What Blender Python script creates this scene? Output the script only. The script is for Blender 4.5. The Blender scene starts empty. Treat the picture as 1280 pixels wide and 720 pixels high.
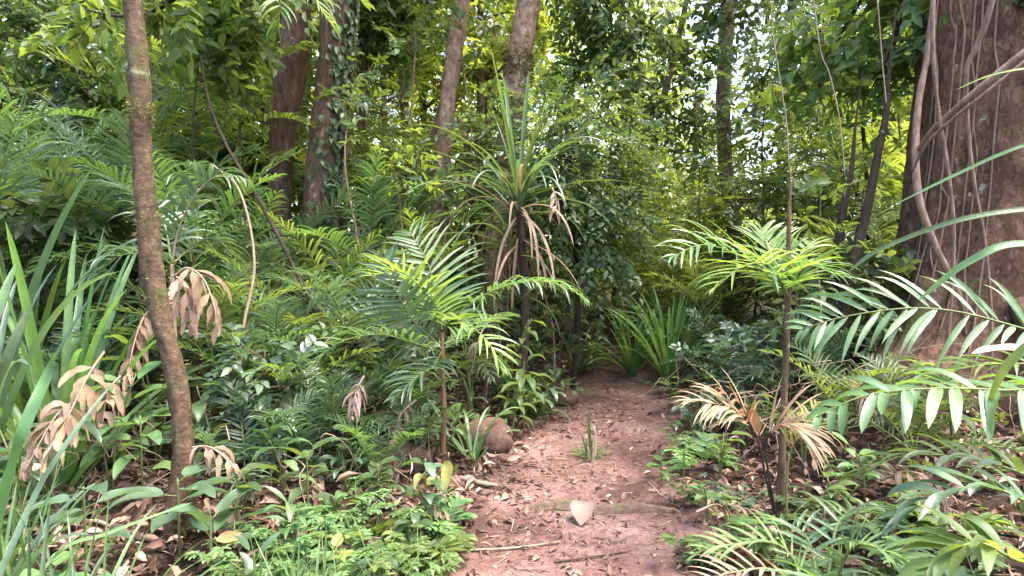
import bpy, math, random
import numpy as np
rng = np.random.default_rng(11)
random.seed(5)
SC = bpy.context.scene
COL = SC.collection
PI = math.pi
# ------------------------------------------------------------------ camera
FPX, PITCH, CAMZ = 760.0, math.radians(-3.0), 1.5
def W(px, py, d):
    """picture column / row of the 1280x720 photo at forward distance d -> world point"""
    x, z = (px-640)/FPX, -(py-360)/FPX
    y2 = math.cos(PITCH) - math.sin(PITCH)*z
    z2 = math.sin(PITCH) + math.cos(PITCH)*z
    s = d/y2
    return np.array([x*s, d, CAMZ + z2*s])
cam_data = bpy.data.cameras.new('camera'); cam = bpy.data.objects.new('camera', cam_data); COL.objects.link(cam)
cam.location = (0, 0, CAMZ); cam.rotation_euler = (PI/2+PITCH, 0, 0)
cam_data.lens = 36*FPX/1280; cam_data.sensor_width = 36; cam_data.clip_end = 600; cam_data.clip_start = 0.05
SC.camera = cam
# ------------------------------------------------------------------ noise
_H = np.random.default_rng(3).random((256, 256))
def vn(x, y):
    x = np.asarray(x, float); y = np.asarray(y, float)
    xi, yi = np.floor(x).astype(int), np.floor(y).astype(int); fx, fy = x-xi, y-yi
    fx = fx*fx*(3-2*fx); fy = fy*fy*(3-2*fy)
    a = _H[xi & 255, yi & 255]; b = _H[(xi+1) & 255, yi & 255]; c = _H[xi & 255, (yi+1) & 255]; d = _H[(xi+1) & 255, (yi+1) & 255]
    return (a*(1-fx)+b*fx)*(1-fy)+(c*(1-fx)+d*fx)*fy
def fbm(x, y, o=4):
    s = 0; a = .5
    for i in range(o):
        s = s + a*(vn(x*2**i+17*i, y*2**i+5*i)-.5)*2; a *= .5
    return s
def sstep(a, b, x):
    t = np.clip((x-a)/(b-a), 0, 1); return t*t*(3-2*t)
PY = np.array([-3, 2, 2.85, 3.5, 5, 6.6, 8, 10, 14, 25]); PX = np.array([.25, .3, .39, .5, .80, 1.12, 1.55, 3.2, 7, 14])
def path_x(y): return np.interp(y, PY, PX)
def path_off(x, y): return np.abs(x-path_x(y)) - (0.60+0.12*sstep(4, 6, y)+0.10*fbm(y*1.3, x*0+4.2, 3))
def ground(x, y):
    x = np.asarray(x, float); y = np.asarray(y, float)
    o = path_off(x, y)
    side = np.where(x < path_x(y), 1, 0)
    up = sstep(0, 1.6, o)
    h = up*(side*(.03+.16*sstep(3.6, 6, y)) + (1-side)*(.10+.12*sstep(3, 5, y)))
    h = h + up*0.10*fbm(x*.9, y*.9, 4)
    h = h + 0.35*np.exp(-(((x-3.8)/1.6)**2+((y-4.9)/1.6)**2))
    h = h + 0.22*sstep(6.9, 8, y)+.15*sstep(8, 10, y)
    h = h + 0.9*sstep(14, 40, np.hypot(x, y))
    h = h + 0.022*fbm(x*3.1, y*3.1, 4) + 0.006*fbm(x*19, y*19, 2)
    return h
def G(px, d, dz=0.0):
    x = (px-640)/FPX*d/(math.cos(PITCH))
    return np.array([x, d, float(ground(x, d))+dz])
def gz(p): return np.array([p[0], p[1], float(ground(p[0], p[1]))])
# ------------------------------------------------------------------ mesh builder
def nrm(a):
    a = np.asarray(a, float); return a/np.maximum(np.linalg.norm(a, axis=-1, keepdims=True), 1e-9)
class MB:
    def __init__(s): s.v = []; s.q = []; s.t = []; s.n = 0; s.qm = []; s.tm = []
    def add(s, V, Q=None, T=None, m=0):
        V = np.asarray(V, float).reshape(-1, 3)
        if Q is not None and len(Q): Q = np.asarray(Q).reshape(-1, 4); s.q.append(Q+s.n); s.qm.append(np.full(len(Q), m))
        if T is not None and len(T): T = np.asarray(T).reshape(-1, 3); s.t.append(T+s.n); s.tm.append(np.full(len(T), m))
        s.v.append(V); s.n += len(V)
    def mesh(s, name, smooth=True):
        V = np.concatenate(s.v)
        Q = np.concatenate(s.q) if s.q else np.zeros((0, 4), int); T = np.concatenate(s.t) if s.t else np.zeros((0, 3), int)
        m = bpy.data.meshes.new(name)
        m.vertices.add(len(V)); m.vertices.foreach_set('co', V.astype(np.float32).ravel())
        L = np.concatenate([Q.ravel(), T.ravel()]).astype(np.int32)
        m.loops.add(len(L)); m.loops.foreach_set('vertex_index', L)
        st = np.concatenate([np.arange(len(Q))*4, len(Q)*4+np.arange(len(T))*3]).astype(np.int32)
        m.polygons.add(len(st)); m.polygons.foreach_set('loop_start', st)
        mi = np.concatenate(s.qm+s.tm).astype(np.int32) if (s.qm or s.tm) else None
        m.polygons.foreach_set('material_index', mi)
        m.polygons.foreach_set('use_smooth', np.full(len(st), smooth))
        m.update(calc_edges=True); m.validate(); return m
def link(name, mesh, mats, parent=None, loc=None):
    o = bpy.data.objects.new(name, mesh); COL.objects.link(o)
    for mm in (mats if isinstance(mats, (list, tuple)) else [mats]):
        if len(mesh.materials) < (len(mats) if isinstance(mats, (list, tuple)) else 1): mesh.materials.append(mm)
    if parent is not None: o.parent = parent
    if loc is not None: o.location = tuple(loc)
    return o
def setmat(o, mats):
    for i, mm in enumerate(mats if isinstance(mats, (list, tuple)) else [mats]):
        if i < len(o.material_slots) and mm is not None:
            o.material_slots[i].link = 'OBJECT'; o.material_slots[i].material = mm
def tag(o, label=None, cat=None, group=None, kind=None):
    if label: o['label'] = label
    if cat: o['category'] = cat
    if group: o['group'] = group
    if kind: o['kind'] = kind
    return o
def empty(name, loc, label=None, cat=None, group=None, rz=0, s=1):
    o = bpy.data.objects.new(name, None); COL.objects.link(o); o.location = tuple(loc); o.rotation_euler = (0, 0, rz); o.scale = (s, s, s)
    o.empty_display_size = .1
    return tag(o, label, cat, group)
def catmull(P, n):
    P = np.asarray(P, float)
    if len(P) < 3:
        t = np.linspace(0, 1, n)[:, None]; return P[0]*(1-t)+P[-1]*t
    Q = np.vstack([2*P[0]-P[1], P, 2*P[-1]-P[-2]]); out = []
    ts = np.linspace(0, len(P)-1, n)
    for t in ts:
        i = min(int(t), len(P)-2); u = t-i; a, b, c, d = Q[i], Q[i+1], Q[i+2], Q[i+3]
        out.append(.5*((2*b)+(-a+c)*u+(2*a-5*b+4*c-d)*u*u+(-a+3*b-3*c+d)*u**3))
    return np.array(out)
def frames(P):
    T = nrm(np.gradient(P, axis=0)); ref = np.array([0.13, 1, .07]) if abs(T[0][1]) < .8 else np.array([1, 0, .1])
    A = []
    a = nrm(np.cross(T[0], ref))
    for t in T:
        a = nrm(a - t*np.dot(a, t)); A.append(a)
    A = np.array(A); return T, A, np.cross(T, A)
def tube(mb, P, R, sides=6, n=None, bark=0.0, freq=6.0, m=0, shape=None, cap=True):
    P = np.asarray(P, float)
    if n: 
        R = np.interp(np.linspace(0, 1, n), np.linspace(0, 1, len(np.atleast_1d(R))), np.atleast_1d(R)) if np.ndim(R) else np.full(n, R)
        P = catmull(P, n)
    R = np.full(len(P), R) if np.ndim(R) == 0 else (np.asarray(R) if len(R) == len(P) else np.interp(np.linspace(0, 1, len(P)), np.linspace(0, 1, len(R)), R))
    T, A, B = frames(P); k = len(P)
    th = np.linspace(0, 2*PI, sides, endpoint=False)
    rr = R[:, None]*np.ones(sides)[None]
    if shape is not None: rr = rr*shape(np.linspace(0, 1, k)[:, None], th[None])
    if bark:
        s = np.concatenate([[0], np.cumsum(np.linalg.norm(np.diff(P, axis=0), axis=1))])[:, None]
        c = np.cos(th)[None]; d = np.sin(th)[None]
        nz = fbm(c*freq*.35+s*freq*.5+31, d*freq*.35+s*freq*.33+7, 4)
        rr = rr*(1+bark*nz)
    V = P[:, None]+A[:, None]*(rr*np.cos(th))[..., None]+B[:, None]*(rr*np.sin(th))[..., None]
    i = np.arange(k-1)[:, None]*sides; j = np.arange(sides)[None]; j2 = (j+1) % sides
    Q = np.stack([i+j, i+j2, i+sides+j2, i+sides+j], -1).reshape(-1, 4)
    Vf = V.reshape(-1, 3); Tt = []
    if cap:
        Vf = np.vstack([Vf, P[:1], P[-1:]]); a = len(Vf)-2
        Tt = [[a, (x+1) % sides, x] for x in range(sides)]+[[a+1, (k-1)*sides+x, (k-1)*sides+(x+1) % sides] for x in range(sides)]
    mb.add(Vf, Q, Tt, m)
def prof_lance(t): return np.sin(PI*np.clip(t, 0, 1)**.75)**.8
def prof_strap(t): return np.minimum(1, .55+t*2.0)*np.sqrt(np.clip(1-t**3.2, 0, 1))
def prof_leaflet(t): return np.minimum(1, .35+t*4)*np.clip(1-t**2.2, 0, 1)**.8
def prof_broad(t): return np.sin(PI*np.clip(t, 0, 1)**.62)**.75
def blades(mb, P, D, N, L, Wd, grav=1.0, seg=8, prof=prof_strap, fold=.18, gp=1.0, m=0, twist=0.0, wave=0.0, jag=None):
    P = np.asarray(P, float).reshape(-1, 3); n = len(P)
    D = nrm(np.broadcast_to(np.asarray(D, float), (n, 3))).copy(); N = np.broadcast_to(np.asarray(N, float), (n, 3))
    L = np.broadcast_to(np.asarray(L, float), (n,)); Wd = np.broadcast_to(np.asarray(Wd, float), (n,)); grav = np.broadcast_to(np.asarray(grav, float), (n,))
    S = nrm(np.cross(D, N)); pos = P.copy(); out = np.zeros((n, seg+1, 3, 3))
    tw = np.broadcast_to(np.asarray(twist, float), (n,))
    ph = rng.random(n)*6.28
    for k in range(seg+1):
        t = k/seg
        Sd = nrm(S - D*np.sum(S*D, 1, keepdims=True)); Nn = np.cross(Sd, D)
        if np.any(tw):
            ca, sa = np.cos(tw*t)[:, None], np.sin(tw*t)[:, None]; Sd, Nn = Sd*ca+Nn*sa, Nn*ca-Sd*sa
        w = (Wd*max(prof(np.array(t)), .03)*.5)[:, None]
        if jag is not None: w = w*(1+jag*(1 if k % 2 else -1))
        wv = (wave*np.sin(ph+t*9)*Wd)[:, None]
        out[:, k, 1] = pos-Nn*w*fold*2*.5; out[:, k, 0] = pos-Sd*w+Nn*(w*fold+wv); out[:, k, 2] = pos+Sd*w+Nn*(w*fold-wv)
        pos = pos + D*(L/seg)[:, None]
        D = nrm(D + np.array([0, 0, -1])*(grav/seg*(.35+gp*t*1.5))[:, None])
    b = (np.arange(n)*(seg+1)*3)[:, None, None]; k = (np.arange(seg)*3)[None, :, None]; c = np.arange(2)[None, None, :]
    a0 = b+k+c
    mb.add(out, np.stack([a0, a0+1, a0+4, a0+3], -1).reshape(-1, 4), m=m)
def leafcards(mb, P, D, N, L, Wd, m=0, cup=.15, lod=1):
    """a leaf as folded blade: 2 triangles (lod 0) or 6 faces (lod 1)"""
    n = len(P); D = nrm(D); S = nrm(np.cross(D, N)); Nn = np.cross(S, D)
    L = np.broadcast_to(L, (n,))[:, None]; w = np.broadcast_to(Wd, (n,))[:, None]*.5
    if lod == 0:
        V = np.stack([P, P+D*L*.45-S*w+Nn*w*cup*2, P+D*L-Nn*L*.12, P+D*L*.45+S*w+Nn*w*cup*2], 1)
        b = (np.arange(n)*4)[:, None]
        T = np.concatenate([b+np.array([0, 2, 1]), b+np.array([0, 3, 2])])
        mb.add(V, None, T, m); return
    cols = []
    for (a, ww, z) in ((.28, .9, .0), (.62, .85, -.03)):
        c = P+D*L*a+Nn*L*z
        cols += [c-S*w*ww+Nn*w*cup*2, c, c+S*w*ww+Nn*w*cup*2]
    V = np.stack([P]+cols+[P+D*L-Nn*L*.16], 1)
    b = (np.arange(n)*8)[:, None]
    T = np.concatenate([b+np.array(x) for x in ([0, 2, 1], [0, 3, 2], [4, 5, 7], [5, 6, 7])])
    Q = np.concatenate([b+np.array(x) for x in ([1, 2, 5, 4], [2, 3, 6, 5])])
    mb.add(V, Q, T, m)
def rdir(n, up=0.0):
    d = rng.normal(size=(n, 3)); d[:, 2] += up; return nrm(d)
UP = np.array([0, 0, 1.0])
# ------------------------------------------------------------------ materials
def newmat(name):
    m = bpy.data.materials.new(name); m.use_nodes = True; nt = m.node_tree; nt.nodes.clear()
    return m, nt, nt.nodes, nt.links, nt.nodes.new('ShaderNodeOutputMaterial')
def ramp(ns, stops):
    r = ns.new('ShaderNodeValToRGB'); e = r.color_ramp.elements
    while len(e) < len(stops): e.new(.5)
    for i, (p, c) in enumerate(stops): e[i].position = p; e[i].color = (*c, 1)
    return r
def leafmat(name, stops, trans, tw=.35, rough=.42, spec=.5, vein=.0, spots=.0, bump=.15):
    spots = spots or .5
    m, nt, ns, ln, out = newmat(name)
    geo = ns.new('ShaderNodeNewGeometry'); oi = ns.new('ShaderNodeObjectInfo')
    r = ramp(ns, stops); ln.new(geo.outputs['Random Per Island'], r.inputs[0])
    tc = ns.new('ShaderNodeTexCoord')
    nz = ns.new('ShaderNodeTexNoise'); nz.inputs['Scale'].default_value = 9; nz.inputs['Detail'].default_value = 3
    ln.new(tc.outputs['Object'], nz.inputs['Vector'])
    hsv = ns.new('ShaderNodeHueSaturation')
    a = ns.new('ShaderNodeMapRange'); a.inputs['From Min'].default_value = .3; a.inputs['From Max'].default_value = .7; a.inputs['To Min'].default_value = .8; a.inputs['To Max'].default_value = 1.45
    ln.new(nz.outputs['Fac'], a.inputs['Value']); ln.new(a.outputs[0], hsv.inputs['Value'])
    h = ns.new('ShaderNodeMapRange'); h.inputs['To Min'].default_value = .485; h.inputs['To Max'].default_value = .515
    ln.new(oi.outputs['Random'], h.inputs['Value']); ln.new(h.outputs[0], hsv.inputs['Hue'])
    ln.new(r.outputs[0], hsv.inputs['Color']); hsv.inputs['Saturation'].default_value = .86
    col = hsv.outputs[0]
    if spots:
        n2 = ns.new('ShaderNodeTexNoise'); n2.inputs['Scale'].default_value = 38; n2.inputs['Detail'].default_value = 4; ln.new(tc.outputs['Object'], n2.inputs['Vector'])
        r2 = ramp(ns, [(0.62, (0, 0, 0)), (.68, (1, 1, 1))]); ln.new(n2.outputs['Fac'], r2.inputs[0])
        mu = ns.new('ShaderNodeMath'); mu.operation = 'MULTIPLY'; mu.inputs[1].default_value = spots; ln.new(r2.outputs[0], mu.inputs[0])
        mx = ns.new('ShaderNodeMix'); mx.data_type = 'RGBA'; ln.new(mu.outputs[0], mx.inputs['Factor']); ln.new(col, mx.inputs['A']); mx.inputs['B'].default_value = (.16, .10, .045, 1)
        col = mx.outputs['Result']
    p = ns.new('ShaderNodeBsdfPrincipled'); ln.new(col, p.inputs['Base Color']); p.inputs['Roughness'].default_value = rough; p.inputs['Specular IOR Level'].default_value = spec
    if bump:
        n3 = ns.new('ShaderNodeTexNoise'); n3.inputs['Scale'].default_value = 60; ln.new(tc.outputs['Object'], n3.inputs['Vector'])
        bp = ns.new('ShaderNodeBump'); bp.inputs['Strength'].default_value = bump; bp.inputs['Distance'].default_value = .01; ln.new(n3.outputs['Fac'], bp.inputs['Height']); ln.new(bp.outputs[0], p.inputs['Normal'])
    t = ns.new('ShaderNodeBsdfTranslucent')
    mt = ns.new('ShaderNodeMix'); mt.data_type = 'RGBA'; mt.blend_type = 'MULTIPLY'; mt.inputs['Factor'].default_value = 1
    sc = ns.new('ShaderNodeMix'); sc.data_type = 'RGBA'; sc.inputs['Factor'].default_value = .55; ln.new(col, sc.inputs['A']); sc.inputs['B'].default_value = (*trans, 1)
    ln.new(sc.outputs['Result'], t.inputs['Color'])
    ms = ns.new('ShaderNodeMixShader'); ms.inputs[0].default_value = tw; ln.new(p.outputs[0], ms.inputs[1]); ln.new(t.outputs[0], ms.inputs[2]); ln.new(ms.outputs[0], out.inputs[0])
    return m
def barkmat(name, stops, moss=0.0, lichen=.0, scale=6, bump=.6, stretch=(1, 1, .3), mosscol=(.07, .10, .018), rough=.85, crack=.55):
    m, nt, ns, ln, out = newmat(name)
    tc = ns.new('ShaderNodeTexCoord'); mp = ns.new('ShaderNodeMapping'); mp.inputs['Scale'].default_value = stretch; ln.new(tc.outputs['Object'], mp.inputs[0])
    nz = ns.new('ShaderNodeTexNoise'); nz.inputs['Scale'].default_value = scale*3; nz.inputs['Detail'].default_value = 8; nz.inputs['Roughness'].default_value = .65; ln.new(mp.outputs[0], nz.inputs['Vector'])
    r = ramp(ns, stops); ln.new(nz.outputs['Fac'], r.inputs[0]); col = r.outputs[0]
    def layer(col, sc, lo, hi, c, det=9):
        n = ns.new('ShaderNodeTexNoise'); n.inputs['Scale'].default_value = sc; n.inputs['Detail'].default_value = det; n.inputs['Roughness'].default_value = .6; ln.new(tc.outputs['Object'], n.inputs['Vector'])
        rr = ramp(ns, [(lo, (0, 0, 0)), (hi, (1, 1, 1))]); ln.new(n.outputs['Fac'], rr.inputs[0])
        mx = ns.new('ShaderNodeMix'); mx.data_type = 'RGBA'; ln.new(rr.outputs[0], mx.inputs['Factor']); ln.new(col, mx.inputs['A']); mx.inputs['B'].default_value = (*c, 1)
        return mx.outputs['Result']
    vo = ns.new('ShaderNodeTexVoronoi'); vo.feature = 'DISTANCE_TO_EDGE'; vo.inputs['Scale'].default_value = scale*5; wn = ns.new('ShaderNodeMix'); wn.data_type = 'RGBA'; wn.inputs['Factor'].default_value = .3; ln.new(mp.outputs[0], wn.inputs['A']); ln.new(nz.outputs['Color'], wn.inputs['B']); ln.new(wn.outputs['Result'], vo.inputs['Vector'])
    cr = ramp(ns, [(0, (.35, .35, .35)), (.09, (1, 1, 1))]); ln.new(vo.outputs['Distance'], cr.inputs[0]); mc = ns.new('ShaderNodeMix'); mc.data_type = 'RGBA'; mc.blend_type = 'MULTIPLY'; mc.inputs['Factor'].default_value = crack; ln.new(col, mc.inputs['A']); ln.new(cr.outputs[0], mc.inputs['B']); col = mc.outputs['Result']
    if lichen: col = layer(col, 9, .70-lichen*.2, .74-lichen*.2, (.30, .27, .22))
    if moss: col = layer(col, 4.5, .66-moss*.28, .78-moss*.2, mosscol)
    p = ns.new('ShaderNodeBsdfPrincipled'); ln.new(col, p.inputs['Base Color']); p.inputs['Roughness'].default_value = rough; p.inputs['Specular IOR Level'].default_value = .25
    mg = ns.new('ShaderNodeTexNoise'); mg.inputs['Scale'].default_value = scale*7; mg.inputs['Detail'].default_value = 6; ln.new(mp.outputs[0], mg.inputs['Vector'])
    ad = ns.new('ShaderNodeMath'); ad.operation = 'ADD'; ln.new(nz.outputs['Fac'], ad.inputs[0]); mv = ns.new('ShaderNodeMath'); mv.operation = 'MULTIPLY_ADD'; mv.inputs[1].default_value = .5; ln.new(cr.outputs[0], mv.inputs[0]); ln.new(mg.outputs['Fac'], mv.inputs[2]); ln.new(mv.outputs[0], ad.inputs[1])
    bp = ns.new('ShaderNodeBump'); bp.inputs['Strength'].default_value = bump; bp.inputs['Distance'].default_value = .03; ln.new(ad.outputs[0], bp.inputs['Height']); ln.new(bp.outputs[0], p.inputs['Normal'])
    ln.new(p.outputs[0], out.inputs[0]); return m
M = {}
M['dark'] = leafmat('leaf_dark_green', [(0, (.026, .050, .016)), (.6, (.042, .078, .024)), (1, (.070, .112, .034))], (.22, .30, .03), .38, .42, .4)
M['mid'] = leafmat('leaf_mid_green', [(0, (.044, .082, .017)), (.6, (.072, .126, .024)), (1, (.125, .178, .034))], (.38, .48, .035), .46, .46, .35)
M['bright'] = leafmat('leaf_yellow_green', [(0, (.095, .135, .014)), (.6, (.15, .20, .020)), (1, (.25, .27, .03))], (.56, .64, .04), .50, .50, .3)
M['blue'] = leafmat('leaf_blue_green', [(0, (.034, .068, .034)), (.6, (.056, .105, .050)), (1, (.09, .145, .070))], (.20, .34, .07), .32, .36, .7)
M['frond'] = leafmat('leaf_palm_green', [(0, (.045, .10, .030)), (.6, (.070, .145, .036)), (1, (.11, .19, .045))], (.30, .50, .04), .36, .36, .7)
M['frondy'] = leafmat('leaf_palm_yellow_green', [(0, (.09, .16, .024)), (.6, (.13, .22, .03)), (1, (.19, .28, .04))], (.42, .62, .05), .42, .34, .6)
M['strap'] = leafmat('leaf_strap_green', [(0, (.030, .085, .018)), (.6, (.05, .125, .024)), (1, (.09, .18, .035))], (.26, .48, .04), .36, .33, .7)
M['lush'] = leafmat('leaf_lush_green', [(0, (.06, .15, .03)), (.6, (.09, .20, .036)), (1, (.13, .25, .05))], (.32, .56, .06), .42, .35, .6)
M['herb'] = leafmat('leaf_soft_green', [(0, (.06, .13, .035)), (.6, (.085, .175, .045)), (1, (.13, .22, .055))], (.28, .46, .06), .36, .5, .4)
M['tan'] = leafmat('leaf_dead_tan', [(0, (0.136, 0.081, 0.046)), (0.5, (0.223, 0.136, 0.084)), (1, (0.31, 0.211, 0.136))], (.5, .28, .14), .3, .65, .25, spots=.5)
M['straw'] = leafmat('leaf_straw', [(0, (0.081, 0.043, 0.028)), (0.5, (0.155, 0.09, 0.062)), (0.85, (0.223, 0.143, 0.099)), (1, (0.31, 0.223, 0.161))], (.5, .28, .14), .2, .65, .25, spots=.5)
M['tanpale'] = leafmat('leaf_dead_pale_tan', [(0, (0.222, 0.133, 0.067)), (0.5, (0.326, 0.215, 0.111)), (1, (0.414, 0.311, 0.178))], (.6, .40, .2), .35, .6, .3, spots=.3)
M['brown'] = leafmat('leaf_dead_brown', [(0, (0.056, 0.026, 0.016)), (0.4, (0.12, 0.06, 0.038)), (0.75, (0.208, 0.112, 0.072)), (0.93, (0.304, 0.192, 0.128)), (1, (0.44, 0.32, 0.224))], (.3, .15, .07), .12, .7, .25, spots=.4)
M['pink'] = leafmat('leaf_dead_pinkish', [(0, (0.326, 0.184, 0.136)), (1, (0.381, 0.245, 0.19))], (.5, .28, .2), .2, .6, .3, spots=.35)
M['palepink'] = leafmat('leaf_dead_pale_pink', [(0, (0.167, 0.102, 0.084)), (1, (0.18, 0.112, 0.093))], (.4, .28, .2), .1, .7, .2, spots=.7)
M['orange'] = leafmat('leaf_dead_orange', [(0, (0.21, 0.084, 0.021)), (1, (0.294, 0.14, 0.035))], (.5, .25, .05), .3, .6, .3, spots=.3)
M['yellow'] = leafmat('leaf_yellowing', [(0, (0.195, 0.18, 0.03)), (1, (0.285, 0.225, 0.045))], (.5, .5, .08), .35, .5, .3, spots=.6)
M['twig'] = barkmat('twig_brown', [(.3, (.06, .035, .022)), (.7, (.16, .095, .062))], scale=10)
M['twigpale'] = barkmat('twig_pale', [(.3, (.20, .13, .09)), (.7, (.36, .26, .19))], scale=10, bump=.3)
M['barkred'] = barkmat('bark_reddish', [(.3, (.050, .029, .020)), (.5, (.13, .075, .052)), (.75, (.26, .17, .125))], lichen=.35, moss=.12)
M['barkbrown'] = barkmat('bark_brown', [(.3, (.045, .026, .016)), (.5, (.12, .072, .045)), (.75, (.22, .14, .09))], moss=.35, lichen=.2)
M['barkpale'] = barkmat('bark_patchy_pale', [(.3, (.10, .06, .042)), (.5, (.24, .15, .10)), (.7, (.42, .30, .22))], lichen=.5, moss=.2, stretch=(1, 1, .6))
M['barkspot'] = barkmat('bark_spotted', [(.3, (.07, .045, .035)), (.5, (.16, .10, .075)), (.75, (.26, .18, .14))], lichen=.75)
M['barkbig'] = barkmat('bark_giant', [(.3, (.030, .015, .009)), (.48, (.10, .050, .031)), (.62, (.16, .088, .056)), (.75, (.25, .155, .105))], lichen=.24, moss=.30, crack=.12, scale=3.2, bump=.8, stretch=(1, 1, .45))
M['barkdark'] = barkmat('bark_dark', [(.3, (.018, .012, .009)), (.7, (.07, .045, .032))], lichen=.1)
M['barkmoss'] = barkmat('bark_mossy', [(.3, (.035, .022, .012)), (.5, (.095, .058, .034)), (.75, (.17, .11, .07))], moss=.42, lichen=.3, stretch=(1, 1, 1.3), scale=7)
M['moss'] = leafmat('moss', [(0, (.07, .07, .012)), (1, (.16, .15, .03))], (.3, .3, .05), .25, .8, .2)
M['root'] = barkmat('root_wood', [(.3, (.075, .045, .032)), (.7, (.20, .135, .10))], moss=.12, scale=8, stretch=(1, 1, 1))
M['liana'] = barkmat('liana_bark', [(.3, (.085, .050, .035)), (.7, (.27, .18, .13))], scale=9, bump=.4)
M['stem'] = barkmat('green_stem', [(.3, (.07, .10, .03)), (.7, (.16, .18, .06))], scale=5, bump=.2, rough=.5)
M['stembrown'] = barkmat('brown_stem', [(.3, (.12, .055, .03)), (.7, (.26, .13, .07))], scale=6, bump=.3, rough=.6)
M['stone'] = barkmat('stone_brown', [(.3, (.055, .030, .022)), (.55, (.12, .068, .05)), (.8, (.20, .125, .09))], moss=.10, scale=4, stretch=(1, 1, 1), bump=.5)
def soilmat():
    m, nt, ns, ln, out = newmat('red_soil')
    tc = ns.new('ShaderNodeTexCoord')
    def nz(s, d=6, r=.6):
        n = ns.new('ShaderNodeTexNoise'); n.inputs['Scale'].default_value = s; n.inputs['Detail'].default_value = d; n.inputs['Roughness'].default_value = r; ln.new(tc.outputs['Object'], n.inputs['Vector']); return n
    a = nz(1.7); b = nz(26, 8, .7); c = nz(120, 4)
    ra = ramp(ns, [(.36, (.085, .044, .037)), (.46, (.175, .096, .085)), (.54, (.220, .130, .117)), (.66, (.30, .198, .180))]); ln.new(a.outputs[0], ra.inputs[0])
    rb = ramp(ns, [(.3, (.38, .34, .32)), (.5, (.85, .82, .80)), (.7, (1.2, 1.15, 1.1))]); ln.new(b.outputs[0], rb.inputs[0])
    mx = ns.new('ShaderNodeMix'); mx.data_type = 'RGBA'; mx.blend_type = 'MULTIPLY'; mx.inputs['Factor'].default_value = .9; ln.new(ra.outputs[0], mx.inputs['A']); ln.new(rb.outputs[0], mx.inputs['B'])
    # dark humus off the path: a vertex attribute holds how far from the trodden strip
    at = ns.new('ShaderNodeAttribute'); at.attribute_name = 'humus'
    m2 = ns.new('ShaderNodeMix'); m2.data_type = 'RGBA'; ln.new(at.outputs['Fac'], m2.inputs['Factor']); ln.new(mx.outputs['Result'], m2.inputs['A'])
    rd = ramp(ns, [(.3, (.018, .011, .008)), (.7, (.065, .038, .027))]); ln.new(b.outputs[0], rd.inputs[0]); ln.new(rd.outputs[0], m2.inputs['B'])
    p = ns.new('ShaderNodeBsdfPrincipled'); ln.new(m2.outputs['Result'], p.inputs['Base Color']); p.inputs['Roughness'].default_value = .9; p.inputs['Specular IOR Level'].default_value = .2
    ad = ns.new('ShaderNodeMath'); ad.operation = 'ADD'; ln.new(b.outputs[0], ad.inputs[0]); ln.new(c.outputs[0], ad.inputs[1])
    bp = ns.new('ShaderNodeBump'); bp.inputs['Strength'].default_value = .8; bp.inputs['Distance'].default_value = .025; ln.new(ad.outputs[0], bp.inputs['Height']); ln.new(bp.outputs[0], p.inputs['Normal'])
    ln.new(p.outputs[0], out.inputs[0]); return m
M['soil'] = soilmat()
# ------------------------------------------------------------------ ground
def axis(parts):
    return np.unique(np.concatenate([np.arange(a, b, s) for a, b, s in parts]+[[parts[-1][1]]]))
gx = axis([(-160, -30, 10), (-30, -8, 1.0), (-8, -2.5, .12), (-2.5, 4, .035), (4, 8, .12), (8, 30, 1.0), (30, 160, 10)])
gy = axis([(-60, -6, 6), (-6, 1.2, .4), (1.2, 7.5, .035), (7.5, 14, .12), (14, 40, 1.0), (40, 200, 10)])
X, Y = np.meshgrid(gx, gy, indexing='ij'); Z = ground(X, Y)
nx, ny = X.shape; idx = np.arange(nx*ny).reshape(nx, ny)
mb = MB(); mb.add(np.stack([X, Y, Z], -1), np.stack([idx[:-1, :-1], idx[1:, :-1], idx[1:, 1:], idx[:-1, 1:]], -1))
gm = mb.mesh('ground')
at = gm.attributes.new('humus', 'FLOAT', 'POINT')
hum = sstep(-.12, .35, path_off(X, Y)+.22*fbm(X*2.5, Y*2.5, 3)); hum = np.maximum(hum, .8*sstep(6.9, 7.5, Y+.3*fbm(X*2, Y*2, 2)))
at.data.foreach_set('value', hum.astype(np.float32).ravel())
tag(link('ground', gm, M['soil']), kind='structure')
# ------------------------------------------------------------------ where-phrases for labels
LAND = [(75, 'bright strap-leaved clump'), (185, 'leaning mossy sapling'), (355, 'peeling reddish trunk'), (425, 'vine-clad trunk'),
        (560, 'slender slanting trunk'), (655, 'moss-collared trunk'), (760, 'dark leafy bush'), (910, 'pale-spotted trunk'), (1065, 'twin dark stems'), (1170, 'giant root-wrapped tree')]
_used = {}
def where(px, d):
    lo = [l for l in LAND if l[0] <= px]; hi = [l for l in LAND if l[0] > px]
    if not lo: s = 'outside ' + hi[0][1]
    elif not hi: s = 'behind ' + lo[-1][1]
    else: s = 'between ' + lo[-1][1] + ' and ' + hi[0][1]
    b = '' if d < 5 else 'deeper in' if d < 8 else 'far back' if d < 14 else 'at the rear'
    return (b+' '+s).strip()
ORD = ['', 'second', 'third', 'fourth', 'fifth', 'sixth', 'seventh', 'eighth']
def lab(look, px, d):
    k = look+' '+where(px, d); n = _used.get(k, 0); _used[k] = n+1
    return k if n == 0 else ORD[n]+' '+k
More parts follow.
